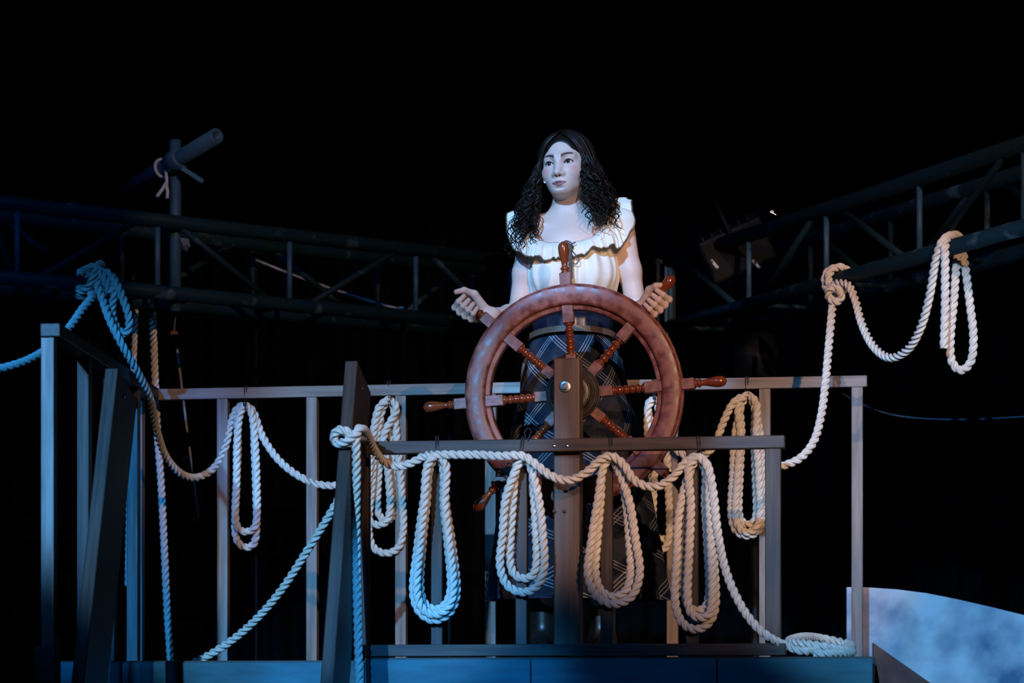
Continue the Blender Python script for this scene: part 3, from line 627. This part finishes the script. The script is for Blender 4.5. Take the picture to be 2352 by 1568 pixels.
def ell(P, c, r): q = P-np.array(c, np.float32); r = np.array(r, np.float32); k0 = nrm(q/r); k1 = nrm(q/(r*r))+1e-9; return k0*(k0-1)/k1
def sph(P, c, r): return nrm(P-np.array(c, np.float32))-r
def cap(P, a, b, ra, rb=None):
    a, b = np.array(a, np.float32), np.array(b, np.float32); rb = ra if rb is None else rb
    ba = b-a; h = np.clip(((P-a)@ba)/ba.dot(ba), 0, 1); return nrm(P-a-h[:, None]*ba)-(ra+(rb-ra)*h)
def smin(a, b, k): h = np.maximum(k-np.abs(a-b), 0)/k; return np.minimum(a, b)-h*h*k*.25
def smax(a, b, k): return -smin(-a, -b, k)

YB = 8.95; SC = F/YB
def W(px, py, dy=0.0): Y = YB+dy; return np.array(V3(px, py, Y))
# head frame
hyaw, hpit, hrol = math.radians(-19), math.radians(-3), math.radians(-4.5)
HM = (Matrix.Rotation(hyaw, 3, 'Z') @ Matrix.Rotation(-hrol*-1, 3, 'Y') @ Matrix.Rotation(hpit, 3, 'X'))
HMn = np.array(HM)
HC = W(1285, 374, -.085) - HMn@np.array([0, -.074, 0.0])
def to_head(P): return (P-HC.astype(np.float32))@HMn.astype(np.float32)
def from_head(q): return HC+np.asarray(q)@HMn.T
EYE = .0305
def head_map(q):
    z = q[:, 2]; return np.stack([q[:, 0], q[:, 1], np.where(z < 0, z/.90, z)], 1)
def f_head(q):
    q = head_map(q)
    ax = np.abs(q[:, 0]); qs = np.stack([ax, q[:, 1], q[:, 2]], 1)
    d = ell(q, (0, .012, .030), (.0725, .090, .080))
    d = smin(d, ell(q, (0, -.026, -.022), (.0595, .062, .078)), .03)
    d = smin(d, ell(q, (0, -.044, -.062), (.037, .042, .042)), .03)
    d = smin(d, ell(q, (0, -.069, -.089), (.019, .018, .016)), .028)
    d = smin(d, cap(qs, (.045, -.004, -.054), (.017, -.058, -.086), .013, .012), .03)
    d = smin(d, sph(qs, (.039, -.055, -.030), .021), .028)
    d = smin(d, cap(qs, (.010, -.083, .018), (.040, -.068, .019), .007), .018)
    d = smax(d, -ell(qs, (.030, -.098, -.001), (.020, .020, .0125)), .014)          # eye sockets
    d = smin(d, cap(q, (0, -.080, .010), (0, -.1010, -.038), .0060, .0090), .019)     # nose
    d = smin(d, sph(q, (0, -.1020, -.0405), .0098), .008)
    d = smin(d, ell(qs, (.0126, -.0905, -.0440), (.0072, .0100, .0070)), .008)
    d = smax(d, -ell(qs, (.0060, -.0965, -.0505), (.0036, .0055, .0042)), .003)
    d = smin(d, ell(q, (0, -.070, -.070), (.026, .020, .020)), .02)                   # mouth mound
    d = smin(d, cap(qs, (.0235, -.0790, -.0735), (.0040, -.0920, -.0685), .0026, .0048), .004)
    d = smin(d, cap(qs, (.0190, -.0800, -.0755), (.0, -.0905, -.0800), .0030, .0056), .004)
    d = smax(d, -cap(qs, (.0215, -.0835, -.0742), (.0, -.0975, -.0742), .0012, .0016), .003)
    d = smax(d, -ell(q, (0, -.095, -.0915), (.016, .008, .0035)), .008)
    lid = sph(qs, (EYE, -.0705, 0), .0142)
    d = smin(d, lid, .005)
    th = (ax-EYE)
    op = np.maximum(np.abs(q[:, 2]-(-.0005+.06*th)-(-9.0*th*th))*1.0 - (.0064-30*th*th), -(.0-q[:, 1]-.070))   # almond opening
    d = smax(d, -np.maximum(op, np.abs(th)-.0150), .0016)
    d = smin(d, ell(qs, (.073, .012, -.012), (.007, .017, .030)), .008)               # ears
    return d
NB = W(1303, 512, .025); HB = from_head([0, .010, -.05]); HJ = from_head([0, -.005, -.075])
SR, SL = W(1220, 524, .0), W(1428, 516, -.01)
ER, EL = W(1189, 730, .02), W(1465, 728, .0)
gR, uR = on_handle(3, .412); gL, uL = on_handle(1, .362)
gR, uR, gL, uL = (np.array(x) for x in (gR, uR, gL, uL))
wv = -np.array(EY)
vR = np.cross(uR, wv); vR = vR if vR[2] < 0 else -vR
vL = np.cross(uL, wv); vL = vL if vL[2] < 0 else -vL
WR = gR-.058*uR-.018*vR-.052*wv
WL = gL-.050*uL-.028*vL-.056*wv
TX = W(1316, 640)
def T(x, y, z): return (TX[0]+x, TX[1]+y, z)
zy = lambda py: (HZ-py)/SC
def f_torso(P):
    d = ell(P, T(0, .0, zy(628)), (.128, .092, .150))
    d = smin(d, ell(P, T(0, .0, zy(560)), (.120, .080, .075)), .06)
    d = smin(d, ell(P, T(-.056, -.062, zy(632)), (.058, .052, .060)), .035)
    d = smin(d, ell(P, T(.056, -.062, zy(630)), (.058, .052, .060)), .035)
    d = smin(d, ell(P, T(0, .0, zy(745)), (.112, .082, .10)), .06)
    return d
def f_low(P):
    d = ell(P, T(0, .0, zy(745)), (.112, .082, .10))
    d = smin(d, ell(P, T(.0, .01, zy(850)), (.160, .110, .12)), .06)
    for s in (-1, 1):
        d = smin(d, cap(P, T(.08*s, .01, zy(900)), T(.085*s, .0, zy(1180)), .085, .055), .03)
        d = smin(d, cap(P, T(.085*s, .0, zy(1180)), T(.09*s, .01, DECK+.06), .055, .036), .02)
    return d
def f_shoulder(P):
    d = cap(P, SR+np.array([.02, 0, 0]), T(-.03, .015, zy(512)), .038, .040)
    d = np.minimum(d, cap(P, SL-np.array([.02, 0, 0]), T(.03, .015, zy(510)), .038, .040))
    d = smin(d, cap(P, NB+np.array([0, .01, .02]), SR+np.array([.03, .02, .005]), .030, .018), .03)
    d = smin(d, cap(P, NB+np.array([0, .01, .02]), SL+np.array([-.03, .02, .005]), .030, .018), .03)
    return d
def f_clav(P, d):
    for (sx, S_) in ((-1, SR), (1, SL)):
        d = smin(d, cap(P, NB+np.array([.016*sx, -.070, -.032]), S_+np.array([-.02*sx, -.040, .012]), .0065, .007), .022)
    return d
def f_neck(P):
    d = cap(P, HB, NB+np.array([0, 0, -.03]), .0475, .050)
    d = smin(d, cap(P, from_head([-.030, -.004, -.050]), NB+np.array([-.012, -.052, -.022]), .014, .010), .02)
    d = smin(d, cap(P, from_head([.030, -.004, -.050]), NB+np.array([.012, -.052, -.022]), .014, .010), .02)
    return d
def f_arm(P, S_, E_, Wr):
    d = cap(P, S_, S_*.5+E_*.5, .0385, .0345); d = smin(d, cap(P, S_*.5+E_*.5, E_, .0345, .0315), .02)
    m = E_*.68+Wr*.32
    d = smin(d, cap(P, E_, m, .031, .0335), .03); return smin(d, cap(P, m, Wr, .0335, .0225), .03)
def f_hand(P, g, u, v, wr, ts=1.0):
    w_ = wv; d = None; mc = []
    for a, rf in zip((.0295, .0098, -.0098, -.0285), (.0093, .0097, .0093, .0082)):
        s = rf/.0094
        m = g+a*.95*u+.024*v-.0275*w_; p = g+(a*1.05)*u+.0345*s*v+.004*w_; i = g+a*u+.0150*s*v+.0265*w_; t = g+(a*.93)*u-.0080*v+.0245*w_
        f = cap(P, m, p, rf*1.12, rf*1.04); f = smin(f, cap(P, p, i, rf*1.0, rf*.95), .004); f = smin(f, cap(P, i, t, rf*.94, rf*.80), .003)
        f = smin(f, sph(P, p+.001*v, rf*1.08), .004); mc.append(m)
        d = f if d is None else smin(d, f, .0022)
    pa = None
    for m in mc:
        c = cap(P, m-.003*w_, wr+(m-g)*.12, .0125, .0175); pa = c if pa is None else smin(pa, c, .012)
    d = smin(d, pa, .008)
    t0, t1, t2, t3 = wr*.55+(g-.02*v-.03*w_)*.45, g+.016*u-.032*v-.018*w_, g+.043*ts*u-.022*v+.002*w_, g+(.056 if ts == 1 else .047)*u-(.003 if ts == 1 else .012)*v+(.012 if ts == 1 else .006)*w_
    th = cap(P, t0, t1, .0155, .0125); th = smin(th, cap(P, t1, t2, .0120, .0098), .006); th = smin(th, cap(P, t2, t3, .0098, .0082), .004)
    return smin(d, th, .007)
def f_upper(P):
    d = smin(f_torso(P), f_shoulder(P), .05); d = f_clav(P, d); return d
def f_bodyA(P):
    d = f_upper(P); d = smin(d, f_neck(P), .035)
    d = smin(d, smin(f_arm(P, SR, ER, WR), 9+0*P[:, 0], .01), .03); d = smin(d, f_arm(P, SL, EL, WL), .03)
    return d
def f_headbox(P):
    q = to_head(P); h = f_head(q); n = f_neck(P); d = smin(h, n, .020); return smin(d, f_upper(P), .035)
def f_handR(P): return smin(f_hand(P, gR, uR, vR, WR), f_arm(P, SR, ER, WR), .018)
def f_handL(P): return smin(f_hand(P, gL, uL, vL, WL, .85), f_arm(P, SL, EL, WL), .018)
geos = []
hb = from_head([0, 0, 0]); zn = zy(472)
gh = nets(f_headbox, (hb[0]-.095, hb[1]-.125, zn-.004), (hb[0]+.095, hb[1]+.115, hb[2]+.12), .00145)
geos.append(('head', gh))
geos.append(('trunk', nets(f_bodyA, (TX[0]-.225, YB-.17, zy(760)), (TX[0]+.235, YB+.14, zn+.004), .0034)))
for nm_, fn, g_, w__, e_ in (('hand', f_handR, gR, WR, ER), ('hand', f_handL, gL, WL, EL)):
    lo = np.minimum(np.minimum(g_-.075, w__-.03), e_-.04); hi = np.maximum(np.maximum(g_+.075, w__+.03), e_+.04); hi[2] = min(hi[2], zy(640)); lo[1] = min(lo[1], g_[1]-.06); hi[1] = min(hi[1], e_[1]+.045)
    geos.append((nm_, nets(fn, lo, hi, .00175)))
geos.append(('legs', nets(f_low, (TX[0]-.2, YB-.14, DECK+.03), (TX[0]+.2, YB+.14, zy(756)), .008)))
SKIN = np.array([.70, .52, .43])
vs_all, fs_all, cols, n0 = [], [], [], 0
def ss(x, a, b): t = np.clip((x-a)/(b-a), 0, 1); return t*t*(3-2*t)
for nm_, (v, f) in geos:
    col = np.tile(SKIN, (len(v), 1)); nz_ = rng.normal(0, .006, (len(v), 1)); col = np.clip(col+nz_, 0, 1)
    if nm_ == 'head':
        q = head_map(to_head(v.astype(np.float32)).astype(float)); ax_ = np.abs(q[:, 0]); front_ = q[:, 1] < -.03
        def mix(m, c):
            global col
            col = col*(1-m[:, None])+np.array(c)*m[:, None]
        qs = np.stack([ax_, q[:, 1], q[:, 2]], 1)
        # blush
        bl = np.exp(-(((ax_-.046)/.016)**2+((q[:, 2]+.026)/.016)**2))*front_; mix(bl*.7, (.62, .24, .22))
        # lips
        up = (q[:, 2]-(-.0665-.0045*np.clip(ax_/.024, 0, 1)**1.5)); lo_ = (q[:, 2]-(-.0852+.0105*np.clip(ax_/.024, 0, 1)**1.8))
        lip = (1-ss(up, -.001, .001))*ss(lo_, -.001, .001)*(1-ss(ax_, .0225, .025))*front_*(q[:, 1] < -.070); mix(lip*.92, (.30, .095, .095))
        seam = np.exp(-((q[:, 2]+.0742)/.0011)**2)*(1-ss(ax_, .020, .0225))*front_; mix(seam*.7, (.16, .05, .05))
        # brows
        bt = (ax_-.012)/.036; bz = .0185+.0075*np.sin(np.clip(bt, 0, 1)*PI*.72)-.001; wdt = .0052*(1-.5*np.clip(bt, 0, 1))
        br = np.exp(-((q[:, 2]-bz)/wdt)**2)*ss(bt, -.08, .05)*(1-ss(bt, .85, 1.05))*(q[:, 1] < -.04); mix(np.clip(br*1.4, 0, 1)*.95, (.014, .009, .008))
        # eye shadow and liner
        th = ax_-EYE; ey = q[:, 2]-(-.0005+.06*th)+9.0*th*th; hh = .0064-30*th*th
        sh = np.exp(-((th/.017)**2))*np.exp(-((ey-.006)/.0065)**2)*(q[:, 1] < -.05); mix(sh*.35, (.24, .13, .11))
        ln = np.exp(-((np.abs(ey)-hh-.0005)/np.where(ey > 0, .0014, .0008))**2)*(np.abs(th) < .0155)*(q[:, 1] < -.055); mix(ln*np.where(ey > 0, .95, .6), (.02, .013, .012))
        nos = np.exp(-(((ax_-.006)/.0035)**2+((q[:, 2]+.0515)/.0035)**2))*(q[:, 1] < -.085); mix(nos*.6, (.16, .06, .05))
    vs_all.append(v); fs_all.append(f+n0); cols.append(np.concatenate([col, np.ones((len(v), 1))], 1)); n0 += len(v)
per = thing('person', 'person with long dark curly hair in cream blouse gripping the wheel', 'person', (TX[0], YB, DECK))
body = obj('body', (np.concatenate(vs_all), np.concatenate(fs_all), {'col': ('FLOAT_COLOR', np.concatenate(cols))}), M['skin'], per)
# eyes
gaze = np.array([-.05, -1.0, .02]); gaze /= np.linalg.norm(gaze)
for s in (-1, 1):
    c = np.array([EYE*s, -.0705, 0]); n1, n2 = 40, 28; vs, fs, cl = [], [], []
    a = np.cross(gaze, [0, 0, 1.]); a /= np.linalg.norm(a); b2 = np.cross(gaze, a)
    for i in range(n2+1):
        t = PI*(i/n2)**1.6
        for j in range(n1):
            p = 2*PI*j/n1; dv = math.cos(t)*gaze+math.sin(t)*(math.cos(p)*a+math.sin(p)*b2); bulge = .0008*max(0, 1-(t/.5)**2)
            vs.append(from_head(c+dv*(.0126+bulge)))
            cl.append((.006, .005, .005, 1) if t < .24 else (.045, .022, .012, 1) if t < .48 else (.02, .013, .01, 1) if t < .54 else (.66, .64, .63, 1))
    for i in range(n2):
        for j in range(n1): k = (j+1) % n1; fs.append((i*n1+j, i*n1+k, (i+1)*n1+k, (i+1)*n1+j))
    obj('eye', (vs, fs, {'col': ('FLOAT_COLOR', cl)}), M['eye'], per)
    # upper lashes
    lv = []
    for j in range(13):
        th = -.0145+.029*j/12; zz = -.0005+.06*th-9*th*th+(.0064-30*th*th)
        yy = -.0705-math.sqrt(max(0, .0146**2-th*th-zz*zz)); lv.append(from_head([s*(EYE+th), yy-.0012, zz+.0004]))
    obj('lashes', tube(catmull(lv, .0015), .0010, 6), M['hair'], per)

# blouse: the torso shape grown a little, cut at neckline and waist, gathered in soft pleats
def f_blouse(P):
    x = P[:, 0]-TX[0]; y = P[:, 1]-TX[1]; ang = np.arctan2(x, -y); zb = zy(592); zz = (zb-P[:, 2])
    gath = (np.sin(ang*27+2*np.sin(ang*5))*.0030+np.sin(ang*13+1.3)*.0036)*np.clip(1.1-np.abs(zz-.02)/.12, .25, 1)
    d = f_torso(P)-.010-.006*np.clip(zz/.08, 0, 1)-gath
    d = smax(d, P[:, 2]-zy(566), .006)
    return np.maximum(d, zy(704)-P[:, 2])
obj('blouse', nets(f_blouse, (TX[0]-.17, YB-.15, zy(708)), (TX[0]+.17, YB+.13, zy(560)), .0027), M['blouse'], per)
# ruffle collar: inner neckline and flaring outer edge (columns, rows, depth), clockwise from the middle of the front
RF = [((1302, 556, -.098), (1302, 592, -.132)), ((1330, 554, -.097), (1336, 584, -.136)), ((1358, 546, -.092), (1372, 570, -.134)), ((1382, 522, -.075), (1402, 566, -.118)), ((1394, 500, -.045), (1428, 566, -.085)), ((1402, 486, -.015), (1444, 535, -.050)), ((1404, 480, .015), (1452, 485, -.015)), ((1400, 476, .035), (1446, 456, .025)), ((1380, 482, .060), (1415, 476, .085)), ((1345, 500, .075), (1355, 530, .115)), ((1310, 508, .080), (1310, 545, .120)), ((1275, 506, .075), (1268, 540, .115)), ((1240, 500, .060), (1215, 505, .085)), ((1222, 498, .035), (1170, 492, .030)), ((1216, 502, .010), (1164, 505, -.010)), ((1214, 512, -.020), (1168, 545, -.045)), ((1220, 530, -.050), (1186, 576, -.085)), ((1234, 548, -.078), (1216, 588, -.118)), ((1255, 556, -.094), (1250, 594, -.134)), ((1278, 557, -.098), (1277, 594, -.134))]
def closed(pts, n):
    P = np.array(pts); m = len(P); t = np.arange(n)*m/n; i = t.astype(int); u = (t-i)[:, None]
    p0, p1, p2, p3 = P[(i-1) % m], P[i % m], P[(i+1) % m], P[(i+2) % m]
    return .5*((2*p1)+(-p0+p2)*u+(2*p0-5*p1+4*p2-p3)*u*u+(-p0+3*p1-3*p2+p3)*u**3)
NR, NS = 620, 12
inn = closed([W(*a) for a, b in RF], NR); out = closed([W(*b) for a, b in RF], NR)
tang = np.roll(inn+out, -1, 0)-np.roll(inn+out, 1, 0); tang /= nrm(tang)[:, None]; rad = out-inn; nor = np.cross(tang, rad); nor /= nrm(nor)[:, None]
ph = np.arange(NR)/NR*2*PI
wav = np.sin(ph*19+2.2*np.sin(ph*5))*.6+np.sin(ph*33+2.6*np.sin(ph*4+1))*.4+np.sin(ph*67+3*np.sin(ph*6))*.16
vs = []
for k in range(NS+1):
    t = k/NS; arch = .012*math.sin(PI*t)
    vs.append(inn+rad*t-nor*(arch if (nor*(inn-np.array(T(0, 0, 1.4)))).sum() < 0 else -arch)+nor*(wav*(.0012+.0075*t**1.3))[:, None]+np.array([0, 0, 1])*(np.sin(ph*21+2*np.sin(ph*3))*.003*t)[:, None])
vs = [v.astype(np.float32) for v in vs]
for k in range(len(vs)):
    for _ in range(4):
        def fb(X): return smin(smin(f_upper(X), f_neck(X), .03), smin(f_arm(X, SR, ER, WR), f_arm(X, SL, EL, WL), .01), .03)-.004-.006*k/NS
        dd = fb(vs[k]); e = 1e-3; g_ = np.stack([fb(vs[k]+np.eye(3, dtype=np.float32)[a_]*e)-dd for a_ in range(3)], 1)/e
        g_ /= nrm(g_)[:, None]+1e-6; vs[k] = vs[k]-g_*np.minimum(dd, 0)[:, None]
rim_ = vs[-1].copy(); top_ = vs[0].copy()
vs = np.concatenate(vs); fs = [(k*NR+j, k*NR+(j+1) % NR, (k+1)*NR+(j+1) % NR, (k+1)*NR+j) for k in range(NS) for j in range(NR)]
ruf = obj('ruffle_collar', (vs, fs), M['blouse'], per)
md = ruf.modifiers.new('solid', 'SOLIDIFY'); md.thickness = .0015; md.offset = 0
obj('ruffle_edging', tube(np.concatenate([rim_, rim_[:2]]), .0027, 6), M['trim'], per)
obj('neckline_edging', tube(np.concatenate([top_, top_[:2]]), .0014, 6), M['trim'], per)
# lacing at the front
lx = 1309
def chest(px, py): return W(px, py, -.138)
lc_ = []
for k in range(5): lc_ += [chest(lx-8+(k % 2)*16, 556+k*11)]
lace = thing_parts = merge(tube(catmull(lc_, .003), .0022, 6), tube(catmull([chest(1306, 560), chest(1318, 580), chest(1330, 596), chest(1322, 606), chest(1310, 600)], .003), .0016, 6), tube(catmull([chest(1312, 557), chest(1300, 553), chest(1293, 558), chest(1302, 563), chest(1312, 560), chest(1322, 556)], .003), .0022, 6), beam(chest(1309, 562), chest(1311, 640)+np.array([0, -.006, 0]), .012, .006, Vector((1, 0, 0)), .001))
obj('lacing', (lace[0], lace[1]), M['lace'], per)

# cincher, belt, skirt
def loft(rows, n, fold=None):
    vs, fs, gr = [], [], []
    for i, (z, cx, rx, ry) in enumerate(rows):
        for j in range(n):
            a = 2*PI*j/n; k = 1+(fold(a, z) if fold else 0)
            vs.append((TX[0]+cx+rx*k*math.sin(a), TX[1]-ry*k*math.cos(a), z))
            u_ = (a if a < PI else a-2*PI)*.155; v_ = (rows[0][0]-z); gr.append((u_*.80+v_*.60, -u_*.60+v_*.80, 0))
    for i in range(len(rows)-1):
        for j in range(n): k = (j+1) % n; fs.append((i*n+j, i*n+k, (i+1)*n+k, (i+1)*n+j))
    return vs, fs, {'grain': ('FLOAT_VECTOR', gr)}
def prof(keys, m):
    z = np.linspace(keys[0][0], keys[-1][0], m); K = np.array(keys)
    o = np.argsort(K[:, 0]); return [(zz, np.interp(zz, K[o, 0], K[o, 1]), np.interp(zz, K[o, 0], K[o, 2]), np.interp(zz, K[o, 0], K[o, 3])) for zz in z]
obj('cincher', loft(prof([(zy(698), 0, .136, .108), (zy(735), 0, .124, .097), (zy(776), 0, .126, .099)], 14), 72, lambda a, z: .012*math.cos(a*18)), M['corset'], per)
def skirt_fold(a, z):
    t = max(0, (zy(800)-z)/.75); return min(1, t)*(.055*math.sin(a*9+1.2*math.sin(a*2))+.03*math.sin(a*17+.7))
obj('skirt', loft(prof([(zy(770), 0, .124, .097), (zy(800), 0, .140, .108), (zy(850), .002, .158, .122), (zy(900), .003, .170, .132), (zy(1000), .003, .202, .150), (zy(1200), .003, .245, .180), (zy(1378), .004, .280, .200)], 60), 220, skirt_fold), M['plaid'], per)
belt_pts = [(TX[0]+.137*math.sin(a), TX[1]-.112*math.cos(a), zy(780)+.022*math.cos(a)) for a in np.linspace(0, 2*PI, 73)]
pts, Tn, Nn, Bn = frames(belt_pts)
vs = []; 
for p in pts:
    o_ = np.array([p[0]-TX[0], p[1]-TX[1], 0]); o_ /= np.linalg.norm(o_)
    for (r_, z_) in ((0, -.009), (.004, -.009), (.004, .009), (0, .009)): vs.append(p+o_*r_+np.array([0, 0, z_]))
n = len(pts); fs = [(i*4+j, i*4+(j+1) % 4, ((i+1) % n)*4+(j+1) % 4, ((i+1) % n)*4+j) for i in range(n-1) for j in range(4)]
obj('belt', (vs, fs), M['belt'], per, False)
for s in (-1, 1):
    def f_boot(P, s=s):
        d = cap(P, T(.09*s, .01, DECK+.24), T(.09*s, .012, DECK+.06), .046, .043)
        d = smin(d, cap(P, T(.09*s, .0, DECK+.040), T(.10*s, -.12, DECK+.030), .038, .030), .04)
        d = np.minimum(d, np.maximum(cap(P, T(.09*s, .03, DECK+.03), T(.09*s, .03, DECK), .034), -(P[:, 2]-DECK)))
        return np.maximum(d, DECK-P[:, 2])
    obj('boot', nets(f_boot, T(.09*s-.07, -.18, DECK-.012), T(.09*s+.07, .08, DECK+.25), .005), M['boot'], per)

# hair: a scalp shell and some hundreds of curling locks parted in the middle
def f_cap(P):
    q = to_head(P); d = ell(q, (0, .014, .032), (.0772, .0938, .0828))
    face = ell(q, (0, -.115, -.040), (.070, .075, .136)); d = smax(d, -face, .006)
    return smax(d, -(q[:, 2]+.06), .01)
hair = obj('hair', nets(f_cap, from_head([0, 0, 0])-.14, from_head([0, 0, 0])+.14, .0032), M['hair'], per)
locks = []
R_ = np.array([.0815, .098, .088]); c_h = np.array([0, .014, .032])
for i in range(820):
    s = -1 if i % 2 else 1; lay = rng.uniform(0, 1)
    yp_ = rng.uniform(-.066, .088)                       # place on the parting
    d0 = np.array([.006*s, yp_, math.sqrt(max(.0001, 1-(yp_/.098)**2))*.088]); d0 = d0/R_; d0 /= np.linalg.norm(d0)
    az = np.interp(yp_, [-.066, .088], [math.radians(53), math.radians(172)])+rng.normal(0, .10); az = max(az, math.radians(51))
    d1 = np.array([s*math.sin(az), -math.cos(az), -.12]); d1 /= np.linalg.norm(d1)
    pts = []; om = math.acos(np.clip(d0.dot(d1), -1, 1)); gro = 1+.10*lay
    for t in np.linspace(0, 1, 9):
        dd = (math.sin((1-t)*om)*d0+math.sin(t*om)*d1)/math.sin(om)
        pts.append(from_head(c_h+dd*R_*(1+.02+(gro-1)*t)))
    p = pts[-1]; fr_ = from_head(c_h); outd = p-fr_; outd[2] = 0; outd /= np.linalg.norm(outd)
    img_left = s < 0
    ln = rng.uniform(.19, .29) if img_left else rng.uniform(.14, .23)
    if az > math.radians(110): ln = rng.uniform(.17, .27)
    spread = rng.uniform(.10, .42)+(.12 if lay > .6 else 0); amp = rng.uniform(.006, .014); fq = 2*PI/rng.uniform(.045, .085); p0_ = rng.uniform(0, 2*PI); sg = rng.choice([-1, 1])
    sidev = np.array([-outd[1], outd[0], 0])
    m = 34
    for k in range(1, m+1):
        dr = ln*k/m; am = amp*min(1, dr/.05)*(1+.6*k/m)
        off = outd*(spread*dr*(1-.25*dr/ln)+am*math.cos(fq*dr+p0_))+sidev*(am*math.sin(sg*(fq*dr+p0_)))
        q = p+off-np.array([0, 0, dr])
        if az < math.radians(95) and dr > .05: q = q+np.array([0, -.30*(dr-.05), 0])*(1 if img_left else .65)
        # keep the locks outside neck, chest and shoulders
        pts.append(q)
    pts = np.array(pts)
    tail = pts[9:].astype(np.float32)
    for _ in range(3):
        dd = smin(f_upper(tail), f_neck(tail), .03)-.012; e = 1e-3
        if (dd < 0).any():
            g_ = np.stack([smin(f_upper(tail+np.eye(3, dtype=np.float32)[a_]*e), f_neck(tail+np.eye(3, dtype=np.float32)[a_]*e), .03)-.012-dd for a_ in range(3)], 1)/e
            g_ /= nrm(g_)[:, None]+1e-6; tail = tail-g_*np.minimum(dd, 0)[:, None]
    pts[9:] = tail
    for _ in range(2): pts[1:-1] = .5*pts[1:-1]+.25*(pts[:-2]+pts[2:])
    rr = rng.uniform(.0016, .0042)*np.concatenate([np.linspace(.7, 1, 9), np.linspace(1, .25, len(pts)-9)**.8])
    locks.append(tube(pts, rr, 5))
obj('curly_lock', merge(*locks)[:2], M['hair'], per)['kind'] = 'stuff'

# worn small things
mp = catmull([from_head([-.071, -.010, -.012]), from_head([-.069, -.030, -.028]), from_head([-.0635, -.046, -.040]), from_head([-.056, -.060, -.050])], .002)
mic = thing('headset_microphone', 'thin white headset microphone on the cheek at picture left', 'microphone', tuple(mp[-1]))
obj('boom', tube(mp, .0016, 8), M['white'], mic)
obj('capsule', tube([tuple(mp[-3]), tuple(mp[-1]), tuple(mp[-1]+(mp[-1]-mp[-3])*1.2)], [.0022, .0032, .0026], 10), M['white'], mic)
# ring on the first finger of the left-hand hand in the picture
rc = gR+.0295*1.05*uR+.032*vR-.004*wv; axd = (gR+.0295*uR+.024*vR-.0275*wv)-(gR+.0295*uR+.0345*vR+.004*wv); axd /= np.linalg.norm(axd)
e1_ = np.cross(axd, uR); e1_ /= np.linalg.norm(e1_); e2_ = np.cross(axd, e1_)
rg = thing('finger_ring', 'shiny silver ring on the first finger at picture left', 'ring', tuple(rc))
obj('band', tube([tuple(rc+.0098*(math.cos(a)*e1_+math.sin(a)*e2_)) for a in np.linspace(0, 2*PI, 33)], .0014, 8, False), M['silver'], rg)
obj('stone', lathe([(0, .003), (.002, .0042), (.004, .003), (.005, .001)], Vector(rc+.0100*vR), Vector(vR), Vector(uR), 8), M['silver'], rg, False)
